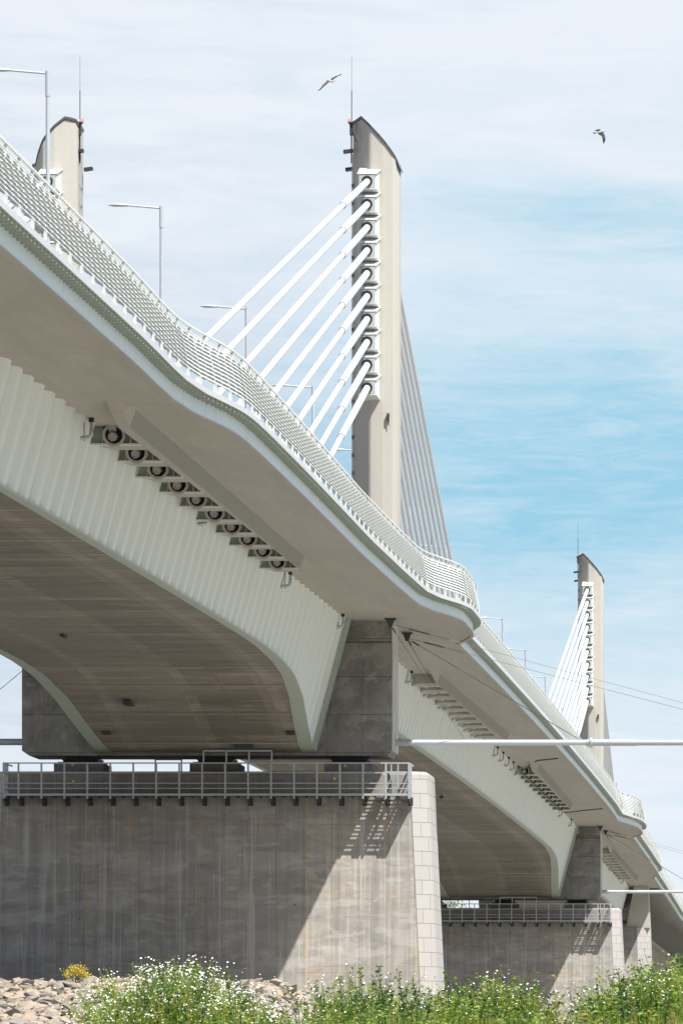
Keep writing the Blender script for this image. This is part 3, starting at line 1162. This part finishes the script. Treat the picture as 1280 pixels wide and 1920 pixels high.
def boom(P, label):
    root = empty('signal_boom', (-16, P, 11.6), label, 'boom', 'horizontal booms on the crossbeams')
    z = 11.6
    mb = MB()
    mb.tube([(-16.02, P, z), (-15.5, P, z)], .125, 14)
    smooth_some(mb.build('sleeve', M['galv'], root))
    mb = MB()
    mb.tube([(-15.5, P, z), (-10.4, P, z)], .105, 14)
    mb.tube([(-10.4, P, z), (-9.2, P, z)], .105, 14)
    smooth_some(mb.build('pipe', M['pole'], root))
    mb = MB()
    mb.tube([(-9.2, P, z), (-7.5, P, z), (-7.3, P, z), (2, P, z)], [.125, .125, .11, .11], 14)
    o = mb.build('outer_pipe', M['galv'], root)
    smooth_some(o)
    mb = MB()
    mb.tube([(-9.06, P, z), (-8.98, P, z)], .19, 14)
    mb.box(15.96, 16.02, P - .25, P + .25, z - .3, z + .3)
    mb.build('flange', M['galv'], root)
    b1 = Vector((-15.97, P - 2.7, 15.80))
    b2 = Vector((-15.9, P + 4.3, 15.82))
    for b in (b1, b2):
        mb = MB()
        mb.loft([[b + Vector((a * q, c * q, h)) for a, c in ((-.2, -.15), (.2, -.15), (.2, .15), (-.2, .15))] for h, q in ((-.30, .25), (-.03, .75), (-.029, 1), (.02, 1))])
        mb.build('wire_bracket', M['dark'], root)
    for (a, bb) in ((b1, (-13.55, P, z + .1)), (b2, (-13.5, P, z + .1)), (b2, (-9.45, P, z + .1)), (b2, (-9.4, P - .05, z + .1)),
                    (b1 + Vector((.1, 0, 0)), (2, P - .6, 10.9)), (b2 + Vector((.1, 0, 0)), (2, P + .6, 10.8))):
        mb = MB()
        a = Vector(a) - Vector((0, 0, .2))
        bb = Vector(bb)
        mb.tube([a.lerp(bb, t) for t in (0, .25, .5, .75, 1)], .008, 5)
        mb.tube([a.lerp(bb, .03), a.lerp(bb, .07)], .03, 6)
        mb.build('wire', M['wire'], root)
    return root


bm1 = boom(P1, 'long pale horizontal pipe with wires sticking out right from the nearest crossbeam')
bm2 = dup(bm1, (0, 180, 0), 'smaller horizontal pipe with wires on the farther crossbeam at right edge')
bl = empty('signal_boom', (-29, P1, 11.6), 'dark pipe sticking out left from the nearest crossbeam at the left edge', 'boom', 'horizontal booms on the crossbeams')
mb = MB()
mb.tube([(-29.08, P1, 11.62), (-40, P1, 11.62)], .12, 14)
smooth_some(mb.build('pipe', M['galv'], bl))
for a, b in (((-29.0, P1, 14.4), (-32, P1, 11.9)), ((-28.6, P1, 15.2), (-40, P1, 12.1))):
    mb = MB()
    mb.tube([a, b], .012, 5)
    mb.build('wire', M['wire'], bl)

# ------------------------------------------------------------------ street lamps
lamp = None
LT = {157: 26.3, 183.4: 26.52, 209.6: 26.75, 235.8: 26.97, 262: 27.15, 288: 27.35, 314: 27.5, 340: 27.6, 366: 27.66, 392: 27.58, 420: 27.5, 446: 27.3, 472: 27.1, 500: 26.8, 560: 26.2, 640: 25.4}
LNAMES = ['top left corner of the picture', 'left of the stays of the large tower', 'behind the upper stays of the large tower', 'behind the middle stays of the large tower',
          'directly behind the large tower']
k = 0
for i in range(17):
    D = 21.0 * 11170 * (6.703 + 1.1155 * i) * 1e-4
    zt = float(np.interp(D, list(LT.keys()), list(LT.values())))
    X = 21.0
    if lamp is None:
        root = empty('street_lamp', (-X, D, zt), '', 'street lamp', 'street lamps along the bridge road')
        mb = MB()
        mb.tube([(-X, D, zt - 9.6), (-X, D, zt - .62)], [.075, .055], 10)
        smooth_some(mb.build('pole', M['pole'], root))
        mb = MB()
        mb.tube([(-X, D, zt - .66), (-X, D, zt)], .068, 10)
        smooth_some(mb.build('pole_cap', M['pole'], root))
        mb = MB()
        mb.tube([(-X, D, zt - .06), (-X - 1.05, D, zt + .03)], .032, 8)
        smooth_some(mb.build('arm', M['pole'], root))
        mb = MB()
        rings = []
        for t, w, h in ((0, .04, .04), (.12, .06, .05), (.3, .13, .05), (.5, .14, .045), (.62, .08, .02)):
            c = Vector((-X - 1.0 - t, D, zt + .035))
            rings.append([c + Vector((0, math.cos(a * math.pi / 5) * w, math.sin(a * math.pi / 5) * h)) for a in range(10)])
        mb.loft(rings)
        smooth_some(mb.build('lamp_head', M['pole'], root), 50)
        lamp = root
        o = root
    else:
        o = dup(lamp, (0, D - lamp.location.y, zt - lamp.location.z))
    if i < 5:
        o['label'] = 'tall white street lamp, ' + LNAMES[i]
    elif i < 8:
        o['label'] = 'street lamp hidden behind the louvred railing past the large tower, number %s counting away' % ['one', 'two', 'three'][i - 5]
    elif i < 11:
        o['label'] = 'small street lamp between the near balcony and the distant tower, %s from the left' % ['first', 'second', 'third'][i - 8]
    else:
        o['label'] = 'tiny far street lamp beyond the distant tower, %s counting towards the right edge' % ORD[i - 10].replace('lowest', 'last')

# ------------------------------------------------------------------ land pier, approach bridge, abutment
lp = empty('land_pier', (-22, P3, 0), 'narrow pale concrete pier with a slanted upper post, third along at the right edge', 'pier')
mb = MB()
rings = []
for z, e in ((-2, .42), (11.4, 0)):
    rings.append([(-(16.9 - e), P3 - 2, z), (-30, P3 - 2, z), (-30, P3 + 2, z), (-(16.9 - e), P3 + 2, z)])
mb.loft(rings)
mb.build('pier_wall', M['pier'], lp)
mb = MB()
rings = []
for z, e in ((-2, .42), (11.4, 0)):
    rings.append([(-(16.9 - e), P3 - 2.02, z), (-(16.2 - e), P3 - 1.6, z), (-(15.85 - e), P3 - .9, z), (-(15.85 - e), P3 + 1.5, z), (-(16.9 - e), P3 + 2.0, z)])
mb.loft(rings)
mb.build('stone_nose', M['stone'], lp)
mb = MB()
mb.loft([[(-15.85, P3 - 1.7, 11.4), (-17.75, P3 - 1.7, 11.4), (-17.75, P3 + 1, 11.4), (-15.85, P3 + 1, 11.4)],
         [(-16.0, P3 - 1.7, 15.0), (-17.1, P3 - 1.7, 15.0), (-17.1, P3 + 1, 15.0), (-16.0, P3 + 1, 15.0)]])
mb.build('upper_post', M['pylon'], lp)
mb = MB()
for a, b in (((-18.3, 14.0), (-19.8, 11.6)), ((-17.4, 14.0), (-17.9, 11.6)), ((-19.5, 12.0), (-17.8, 12.0)), ((-19.2, 12.7), (-17.7, 12.7)), ((-18.9, 13.4), (-17.6, 13.4))):
    mb.bar((a[0], P3 - 1.9, a[1]), (b[0], P3 - 1.9, b[1]), .06)
mb.build('access_frame', M['dark'], lp)

ap = empty('approach_bridge', (-20, 560, 12), 'dark ribbed underside of the approach viaduct beyond the last pier at the right edge', 'bridge')
mb = MB()
Y = P3 + 2.4
while Y < 720:
    x0 = XL(Y) + .40
    z = Zs(Y)
    for (xa, za, xb, zb) in ((x0, z - .02, 18.0, z - 1.62), (18.0, z - 1.62, 30, z - 1.62)):
        mb.loft([[(-xa, y, za), (-xb, y, zb), (-xb, y, zb + .2), (-xa, y, za + .2)] for y in (Y, Y + .9)])
    Y += 2.6
mb.build('soffit_ribs', M['ribbed'], ap)
mb = MB()
mb.loft([[(-(XL(Y) + .36), Y, Zs(Y) + .01), (-18.0, Y, Zs(Y) - 1.4), (-30, Y, Zs(Y) - 1.4), (-30, Y, Zs(Y) - .2), (-(XL(Y) + 2.5), Y, Zs(Y) + .3)] for Y in list(np.arange(P3 + 2, 700, 8))])
mb.build('soffit_plate', M['ribbed'], ap)
aw = empty('abutment_wall', (-23, 560, 0), 'brown side wall of the abutment under the approach at the right edge', 'wall')
mb = MB()
mb.loft([[(-18.3, Y, -2), (-24, Y, -2), (-24, Y, Zs(Y) - 1.75), (-18.3, Y, Zs(Y) - 1.75)] for Y in np.arange(P3 + 30, 720, 10)])
mb.build('wall_face', M['tanwall'], aw)
mb = MB()
mb.loft([[(-18.0, Y, Zs(Y) - 2.1), (-18.28, Y, Zs(Y) - 2.1), (-18.28, Y, Zs(Y) - 1.68), (-18.0, Y, Zs(Y) - 1.68)] for Y in np.arange(P3 + 29, 719, 4)])
mb.build('wall_coping', M['pier'], aw)

# ------------------------------------------------------------------ ground


def gz(x, y):
    X = -x
    base = -1.7
    if y < 40:
        z = base
    elif y < 56:
        t = (y - 40) / 16
        z = base + (1.55) * t * t * (3 - 2 * t)
    else:
        z = -.15
    # rubble bank between the river and the near pier
    if 56 < y < 460:
        t = min(1, max(0, (y - 84) / 56))
        m = 2.10 * t ** .85
        s = min(1, max(0, (X - 11.7) / 1.9))
        s = s * s * (3 - 2 * s)
        if y > 150:
            m *= max(0, 1 - (y - 150) / 160)
        z = max(z, -.15 + m * s) + .0
    z += .05 * math.sin(x * 1.3 + y * .7) + .04 * math.sin(x * 3.1 - y * 1.9)
    return z


gx = sorted(set([-4000, -1500, -600, -250, -120, -70, -50] + list(np.arange(-40, 12.1, 1.0)) + [16, 24, 40, 80, 200, 600, 1500, 4000]))
gy = sorted(set([-2000, -500, -100, 0, 20] + list(np.arange(30, 240, 1.2)) + list(np.arange(240, 700, 15)) + [900, 1500, 3000, 6000, 9000]))
mb = MB()
vs = [(x, y, gz(x, y) if -60 < x < 30 and 30 < y < 700 else (-1.7 if y < 45 else -1.2)) for y in gy for x in gx]
nx = len(gx)
fs = [(j * nx + i, j * nx + i + 1, (j + 1) * nx + i + 1, (j + 1) * nx + i) for j in range(len(gy) - 1) for i in range(nx - 1)]
mb.add(vs, fs)
gm = mat('ground_surface', (.305, .29, .262), .95, .3, .2, .03, 4, blotch=dict(amt=.5, col=(.27, .27, .215), col2=(.35, .335, .30), scale=(.05, .05, .05)))
tag(mb.build('ground', gm, smooth=True), kind='structure')

# ------------------------------------------------------------------ rubble


def rock_mesh(seed, flat=.7):
    r = random.Random(seed)
    bm = bmesh.new()
    sc = Vector((r.uniform(.85, 1.4), r.uniform(.75, 1.0), r.uniform(.38, .62)))
    for _ in range(15):
        v = Vector((r.gauss(0, 1), r.gauss(0, 1), r.gauss(0, 1))).normalized() * r.uniform(.85, 1.1)
        bm.verts.new((v.x * sc.x, v.y * sc.y, v.z * sc.z))
    bmesh.ops.convex_hull(bm, input=list(bm.verts))
    bmesh.ops.delete(bm, geom=[v for v in bm.verts if not v.link_faces], context='VERTS')
    bmesh.ops.dissolve_limit(bm, angle_limit=R(14), verts=list(bm.verts), edges=list(bm.edges))
    me = bpy.data.meshes.new('riprap_stone')
    bm.to_mesh(me)
    bm.free()
    me.materials.append(M['rock'] if seed % 3 else M['rock2'])
    return me


RM = [rock_mesh(s) for s in range(10)]


def px(x, y, D):
    return ((x - 1582) * D / 11170, D, (2002 - y) * D / 11170)


cand = []
for _ in range(9000):
    D = rnd(86, 146)
    X = rnd(11.8, 21.5)
    xp = 1582 - X * 11170 / D
    if xp < -30 or xp > 640:
        continue
    z = gz(-X, D)
    yp = 2002 - z * 11170 / D
    if yp > 1935:
        continue
    cand.append((D, X, z, xp, yp))
# spread: reject overlaps in plan
kept = []
cell = {}
for c in cand:
    D, X = c[0], c[1]
    sz = rnd(.09, .21) * (1.35 if D < 98 else 1)
    ok = True
    for (d2, x2, s2) in kept:
        if abs(d2 - D) < 1.0 and abs(x2 - X) < 1.0 and (d2 - D) ** 2 * .35 + (x2 - X) ** 2 < ((sz + s2) * .60) ** 2:
            ok = False
            break
    if ok:
        kept.append((D, X, sz))


def visible_score(c):
    D, X, sz = c
    xp = 1582 - X * 11170 / D
    hid = 200 < xp < 480
    return (0 if hid else 1) * 100 + sz / D * 1000


kept.sort(key=lambda c: -visible_score(c))
print('stones', len(kept))
for i, (D, X, sz) in enumerate(kept[:290]):
    o = bpy.data.objects.new('riprap_stone', RM[i % 10])
    COL.objects.link(o)
    o.location = (-X, D, gz(-X, D) + sz * .25)
    o.rotation_euler = (rnd(-.5, .5), rnd(-.5, .5), rnd(0, 6.28))
    o.scale = (sz, sz, sz)
    tag(o, 'angular pale stone in the rubble bank at lower left, before the nearest pier', 'stone', 'rubble bank stones')
mb = MB()
rest = kept[290:1400] + [(rnd(85, 150), rnd(11.8, 21.5), rnd(.05, .10)) for _ in range(5200)]
for i, (D, X, sz) in enumerate(rest):
    me = RM[i % 10]
    mt = Matrix.Translation((-X, D, gz(-X, D) + sz * .2)) @ Matrix.Rotation(rnd(0, 6.28), 4, 'Z') @ Matrix.Rotation(rnd(-.5, .5), 4, 'X') @ Matrix.Scale(sz, 4)
    mb.cur = 0 if i % 3 else 1
    mb.add([mt @ v.co for v in me.vertices], [tuple(p.vertices) for p in me.polygons])
tag(mb.build('rubble', [M['rock'], M['rock2']], recalc=False), 'mass of smaller pale rubble filling the bank before the nearest pier', 'rubble', kind='stuff')

# ------------------------------------------------------------------ plants


def leaf(mb, p, d, L, w, mi):
    """pointed leaf folded along its middle, two quads"""
    d = d.normalized()
    s = d.cross(Vector((rnd(-1, 1), rnd(-1, 1), rnd(.2, 1)))).normalized()
    n = s.cross(d)
    a = p
    b = p + d * L * .45 + s * w
    c = p + d * L - Vector((0, 0, L * .2))
    e = p + d * L * .45 - s * w
    m = p + d * L * .5 - n * w * .3
    mb.cur = mi
    mb.add([a, b, c, e, m], [(0, 1, 2, 4), (0, 4, 2, 3)])


def flower(mb, p, r):
    n = Vector((rnd(-.5, .5), rnd(-.9, .2), 1)).normalized()
    u = n.cross(Vector((1, 0, 0))).normalized()
    w = n.cross(u)
    N = 7
    vs = [p + n * r * .25] + [p + (u * math.cos(2 * math.pi * k / N) + w * math.sin(2 * math.pi * k / N)) * r for k in range(N)]
    vs.append(p - n * r * .15)
    mb.add(vs, [(0, 1 + k, 1 + (k + 1) % N) for k in range(N)] + [(N + 1, 1 + (k + 1) % N, 1 + k) for k in range(N)])


def stem(mb, fb, x, y, z0, H, leafy, mi, flowers=0, spread=.1, L=.07, w=.011, spike=False):
    lean = Vector((random.gauss(0, .16), rnd(-.15, .15), 0))
    pts = [Vector((x, y, z0)) + lean * (t * t) * H + Vector((0, 0, H * t)) for t in (0, .25, .5, .75, 1)]
    mb.cur = mi
    mb.tube(pts, [.004, .0035, .003, .0025, .0015], 3, False)
    for i in range(leafy):
        t = rnd(.12, 1)
        k = t * 4
        j = min(3, int(k))
        p = pts[j].lerp(pts[j + 1], k - j)
        a = rnd(0, 6.28)
        sc = (1.25 - .75 * t)
        leaf(mb, p, Vector((math.cos(a), math.sin(a), rnd(.1, 1.1))), L * sc * rnd(.7, 1.3), w * sc * rnd(.8, 1.3), mi)
    if flowers:
        top = pts[-1]
        for i in range(flowers):
            q = top + Vector((random.gauss(0, spread), random.gauss(0, spread), rnd(-.16, .05)))
            mb.cur = mi
            mb.tube([pts[3], q], .0016, 3, False)
            flower(fb, q, rnd(.005, .0115))


def interp(tab, x):
    return float(np.interp(x, [t[0] for t in tab], [t[1] for t in tab]))


LEAFS = [M['leafA'], M['leafB'], M['leafC'], M['leafR']]


def clump(name, label, cat, x0, x1, top, D0, D1, n, flow, mixw, L=.07, w=.011, leafy=16, group=None, petal='petal'):
    """top: outline of the clump, (pixel x, pixel y) -> real heights at its distance"""
    D = (D0 + D1) / 2
    c = px((x0 + x1) / 2, 1920, D)
    root = empty(name, (c[0], D, gz(c[0], D)), label, cat, group)
    mb, fb = MB(), MB()
    for i in range(n):
        xp = rnd(x0, x1)
        d = rnd(D0, D1)
        X = (xp - 1582) * d / 11170
        zt = (2002 - interp(top, xp) - rnd(-8, 30) * (1 if rnd(0, 1) < .6 else 2.2)) * d / 11170
        z0 = gz(X, d) - .02
        pn = math.sin(xp * .045 + d * 2.1) + math.sin(xp * .021 - d * 1.3 + 2) + .6 * math.sin(xp * .13 + d * 5)
        H = max(.15, (zt - z0) * (1 + .035 * pn) * (1 if rnd(0, 1) < .4 else rnd(.62, 1) ** .7))
        mw = list(mixw)
        if pn > .6:
            mw[1] *= 3
        elif pn < -.5:
            mw[2] *= 2.5
        mi = random.choices([0, 1, 2, 3], mw)[0]
        nf = random.choice([1, 2, 3, 5, 7] if flow < .7 else [2, 4, 6, 8, 10]) if rnd(0, 1) < flow * (1.0 if pn > -.6 else .5) else 0
        stem(mb, fb, X, d, z0, H, leafy, mi, nf, .06, L * rnd(.75, 1.35), w * rnd(.9, 1.8))
    mb.build('foliage', LEAFS, root, recalc=False)
    if fb.v:
        fb.build('blossom', M[petal], root, recalc=False)
    return root


clump('daisy_clump', 'big mass of white daisies on bright green stems before the rubble, lower left', 'wildflowers', 165, 490,
      [(165, 1895), (190, 1860), (225, 1842), (250, 1822), (300, 1816), (345, 1808), (372, 1818), (400, 1846), (430, 1842), (460, 1868), (490, 1899)], 53, 57, 820, .8, (7, 2, 3, 0), .08, .011, 22)
clump('daisy_clump', 'sparse dry daisies and weeds between the big daisy mass and the spiky green weeds', 'wildflowers', 470, 640,
      [(470, 1880), (520, 1893), (560, 1880), (600, 1860), (640, 1850)], 54, 58, 190, .55, (4, 2, 3, 0), .07, .010, 14)
clump('daisy_clump', 'pale flowering weeds standing before the foot of the nearest pier', 'wildflowers', 600, 830,
      [(600, 1850), (640, 1842), (665, 1826), (700, 1822), (720, 1848), (760, 1852), (790, 1870), (812, 1862), (830, 1882)], 55, 59, 430, .24, (3, 5, 3, 0), .08, .013, 24)
clump('weed_clump', 'leafy green weeds with tall white daisies between the two concrete piers', 'wildflowers', 815, 1040,
      [(815, 1876), (845, 1846), (870, 1862), (900, 1838), (930, 1828), (960, 1846), (985, 1842), (1015, 1868), (1040, 1896)], 54, 58, 560, .26, (7, 3, 4, 0), .085, .014, 22)
clump('weed_clump', 'low pale flowering weeds at the foot of the farther pier', 'wildflowers', 1035, 1130,
      [(1035, 1915), (1052, 1905), (1075, 1876), (1100, 1882), (1130, 1862)], 55, 58, 150, .35, (4, 4, 3, 0), .07, .011, 16)
clump('weed_clump', 'dense tall green weeds topped with small white flowers in the lower right corner', 'wildflowers', 1110, 1300,
      [(1110, 1868), (1128, 1846), (1150, 1852), (1180, 1840), (1200, 1812), (1225, 1818), (1250, 1804), (1300, 1792)], 53, 58, 820, .24, (7, 4, 3, 0), .095, .015, 24)

# tall single weeds, one thing each
TW = [(312, 1800, 'thin green weed rising above the big daisy mass'), (440, 1826, 'slim green weed at the right end of the big daisy mass'),
      (648, 1828, 'bushy green spike, leftmost before the sunlit pier foot'), (688, 1816, 'tall drooping green spike, second before the sunlit pier foot'),
      (722, 1812, 'tallest dark green spike with a bent tip before the sunlit pier foot'), (760, 1822, 'slim leafy stalk just left of the stone pier end'),
      (788, 1836, 'leaning leafy stalk in front of the stone pier end'), (848, 1824, 'tall leafy weed just right of the nearest pier end'),
      (892, 1828, 'dark green weed spike below the farther pier, second from the near pier end'), (935, 1850, 'green weed spike among the daisies below the farther pier'),
      (1130, 1836, 'leafy spike at the left edge of the dense weeds in the corner'), (1172, 1822, 'leafy spike above the dense weeds in the corner'), (1236, 1812, 'tallest leafy spike of the dense corner weeds')]
for xp, yp, lab in TW:
    D = rnd(52.5, 54)
    X = (xp - 1582) * D / 11170
    z0 = gz(X, D)
    zt = (2002 - yp) * D / 11170
    mb = MB()
    H = zt - z0
    for q in range(5):
        h = H * (1 - .17 * q * rnd(.8, 1.3))
        bx, by = X + rnd(-.05, .05) * q * .6, D + rnd(-.06, .06)
        pts = [Vector((bx, by, z0)) + Vector((.10 * t ** 3 * (1 if q % 2 else -.5) + .015 * math.sin(5 * t + q), 0, h * t)) for t in (0, .2, .4, .6, .8, 1)]
        mb.cur = 1
        mb.tube(pts, [.008, .007, .006, .005, .004, .002], 4, False)
        for i in range(75):
            t = rnd(.2, 1.0)
            k = t * 5
            j = min(4, int(k))
            p = pts[j].lerp(pts[j + 1], k - j)
            a = rnd(0, 6.28)
            leaf(mb, p, Vector((math.cos(a), math.sin(a), rnd(.2, 1.3))), (.085 - .05 * t) * rnd(.8, 1.3), .012, random.choice([0, 1, 1]))
    o = mb.build('weed_stalk', LEAFS, recalc=False)
    tag(o, lab, 'weed', 'tall single weeds')

# undergrowth
mb = MB()
for i in range(6500):
    xp = rnd(150, 1300) if rnd(0, 1) < .93 else rnd(-20, 200)
    d = rnd(50.5, 58)
    X = (xp - 1582) * d / 11170
    z0 = gz(X, d)
    topy = interp([(-20, 1960), (150, 1950), (200, 1900), (480, 1898), (560, 1905), (700, 1885), (1000, 1885), (1050, 1915), (1100, 1890), (1300, 1870)], xp)
    H = min(1.1, max(.08, (2002 - topy - rnd(0, 60)) * d / 11170 - z0))
    mi = random.choices([0, 1, 2, 3], (5, 3, 3, 1.2 if xp > 1000 else .15))[0]
    lx = rnd(-.12, .12)
    w = rnd(.004, .009)
    a = Vector((X, d, z0))
    mb.cur = mi
    b = a + Vector((lx * .4, rnd(-.05, .05), H * .6))
    c = a + Vector((lx, rnd(-.1, .1), H))
    s = Vector((w, rnd(-w, w), 0))
    mb.add([a - s, a + s, b + s * .8, b - s * .8, c], [(0, 1, 2, 3), (3, 2, 4)])
    for k in range(3):
        ang = rnd(0, 6.28)
        leaf(mb, a.lerp(c, rnd(.4, 1)), Vector((math.cos(ang), math.sin(ang), rnd(0, .8))), rnd(.03, .07), rnd(.008, .016), mi)
tag(mb.build('undergrowth', LEAFS, recalc=False), 'mixed green, yellowish and reddish grass and weeds along the bottom edge', 'undergrowth', kind='stuff')

# yellow bush by the pier
D = 139.0
c = px(143, 1845, D)
root = empty('yellow_bush', (c[0], D, gz(c[0], D)), 'small ragged yellow-green bush on the crest of the rubble bank, before the nearest pier', 'bush')
mb = MB()
tw = MB()
for k in range(34):
    a = rnd(0, 6.28)
    h = rnd(.16, .40)
    rr = rnd(.05, .30)
    tip = Vector((c[0] + rr * math.cos(a), D + rr * math.sin(a), c[2] + h * (1.1 - rr)))
    tw.tube([(c[0] + rnd(-.03, .03), D, c[2] - .15), tip], [.006, .002], 4)
    for i in range(30):
        p = tip + Vector((random.gauss(0, .045), random.gauss(0, .045), random.gauss(0, .035)))
        leaf(mb, p, Vector((rnd(-1, 1), rnd(-1, 1), rnd(0, 1.2))), rnd(.03, .06), .012, 0 if rnd(0, 1) < .5 else 1)
mb.build('foliage', [M['yel'], M['leafC']], root, recalc=False)
tw.build('twigs', M['bark'], root)
for (xp, yp, hh, lab) in ((219, 1843, .20, 'small reddish dry tuft right of the yellow bush on the rubble crest'), (195, 1845, .12, 'tiniest dry tuft between the yellow bush and its taller neighbour')):
    c = px(xp, yp, D)
    mb = MB()
    for i in range(45):
        p = Vector((c[0] + rnd(-.06, .06), D + rnd(-.06, .06), c[2] + rnd(-.1, hh * .7)))
        leaf(mb, p, Vector((rnd(-.6, .6), rnd(-.6, .6), 1)), rnd(.04, .08), .010, 0)
    tag(mb.build('dry_tuft', [M['leafR'] if hh > .15 else M['leafC']], recalc=False), lab, 'tuft')

# ------------------------------------------------------------------ trees seen between the far pier and the girder


def tree(x, y, H, lab):
    z0 = -1.2
    root = empty('broadleaf_tree', (x, y, z0), lab, 'tree', 'trees beyond the farther pier')
    mb = MB()
    mb.tube([(x, y, z0), (x + .2, y, z0 + H * .35), (x - .1, y, z0 + H * .75)], [.35, .25, .08], 8)
    tips = []
    for k in range(14):
        a = rnd(0, 6.28)
        z = z0 + H * rnd(.3, .75)
        r = H * rnd(.14, .27)
        p = (x + r * math.cos(a), y + r * math.sin(a), z + r * .7)
        mb.tube([(x, y, z), p], [.1, .03], 5)
        tips.append(Vector(p))
    mb.build('trunk', M['bark'], root)
    mb = MB()
    for k in range(40):
        c = random.choice(tips) + Vector((rnd(-1.5, 1.5), rnd(-1.5, 1.5), rnd(-1, 1.6)))
        mi = 0 if rnd(0, 1) < .5 else 1
        for i in range(110):
            p = c + Vector((random.gauss(0, .6), random.gauss(0, .6), random.gauss(0, .45)))
            leaf(mb, p, Vector((rnd(-1, 1), rnd(-1, 1), rnd(-.4, .8))), rnd(.14, .26), .07, mi)
    mb.build('crown', LEAFS, root, recalc=False)


tree(-36, 540, 18.0, 'leafy tree glimpsed under the farther girder, just right of the nearest pier end')
tree(-32.5, 560, 17.6, 'leafy tree glimpsed through the farther walkway railing, second from the nearest pier')

# ------------------------------------------------------------------ gulls


def gull(D, pts, body, tail, head, lab):
    """pts: wing centreline as (px, py, halfwidth px, depth offset m); the last third is dark"""
    k = D / 11170
    W = lambda x, y, d=0: Vector(((x - 1582) * k, D + d, (2002 - y) * k))
    mb = MB()
    # body
    b0, b1 = Vector(body[0]), Vector(body[1])
    rings = []
    prof = [(0, .15), (.1, .7), (.25, 1.25), (.5, 1.7), (.75, 1.2), (1, .5)]
    ax = (W(*b1) - W(*b0))
    L = ax.length
    t_ = ax.normalized()
    u = t_.cross(Vector((0, 1, 0))).normalized()
    w = t_.cross(u)
    for t, r in prof:
        c = W(*b0) + ax * t
        rings.append([c + (u * math.cos(a * math.pi / 5) + w * math.sin(a * math.pi / 5)) * r * k * 1.5 for a in range(10)])
    mb.cur = 0
    mb.loft(rings)
    # head and bill
    mb.cur = 0
    hc = W(*head)
    mb.loft([[hc + t_ * q * k + (u * math.cos(a * math.pi / 4) + w * math.sin(a * math.pi / 4)) * r * k for a in range(8)] for q, r in ((-3.0, .2), (-1.6, 1.0), (0, 1.5), (2, 1.6), (4, 1.9))])
    # tail fan
    mb.cur = 2
    ta, tb = W(*tail[0]), W(*tail[1])
    e = W(*b1)
    th = Vector((0, .03, 0))
    mb.loft([[e - th, ta - th, tb - th], [e + th, ta + th, tb + th]])
    # wings
    for wing in pts:
        rings = []
        n = len(wing)
        for i, (x, y, h, d) in enumerate(wing):
            a = Vector(wing[max(0, i - 1)][:2])
            b = Vector(wing[min(n - 1, i + 1)][:2])
            t = (b - a).normalized()
            nn = Vector((-t.y, t.x))
            c = W(x, y, d)
            p = Vector((nn.x * k * h, 0, -nn.y * k * h))
            rings.append([c - p, c - p * .3 + Vector((0, -.02, .005)), c + p, c + p * .1 + Vector((0, .025, 0))])
        for i in range(n - 1):
            mb.cur = 2 if i >= n - 3 else 1
            mb.loft([rings[i], rings[i + 1]])
    o = mb.build('gull', [M['gull'], M['gullw'], M['gullt']])
    tag(o, lab, 'bird', 'gulls in the sky')


gull(215, [[(619, 151.5, 2.2, 0), (624, 146, 2.0, .1), (629, 142, 1.5, .2), (633, 139.5, .7, .25), (636, 138, .9, .3), (639.5, 136, .25, .35)],
           [(615, 153, 2.2, 0), (611, 157.5, 2.2, -.1), (607, 162.5, 2.1, -.2), (604, 166.5, 1.2, -.25), (601, 170.5, 1.0, -.3), (597.5, 173.5, .25, -.35)]],
     [(614, 150), (624, 153.5)], [(622, 155.5), (628, 151)], (613.5, 150.2), 'gull with outspread diagonal wings, left of the tall tower tip')
gull(205, [[(1123, 248.5, 4.2, 0), (1128, 252, 3.9, -.1), (1131, 257, 3.2, -.2), (1132, 262, 2.9, -.25), (1132, 267, 2.3, -.3), (1131.5, 272.5, .3, -.35)],
           [(1122, 247, 3.8, 0), (1121, 243.5, 3.6, .15), (1120.5, 241.5, 3.2, .3), (1118, 241, 1.2, .35), (1113.5, 241.3, .6, .4)]],
     [(1131, 246.5), (1117, 249.3)], [(1111, 248), (1112, 251.2)], (1132.5, 246), 'gull with one wing hanging down, alone in the sky at upper right')
print('objects', len(bpy.data.objects), 'verts', sum(len(m.vertices) for m in bpy.data.meshes))
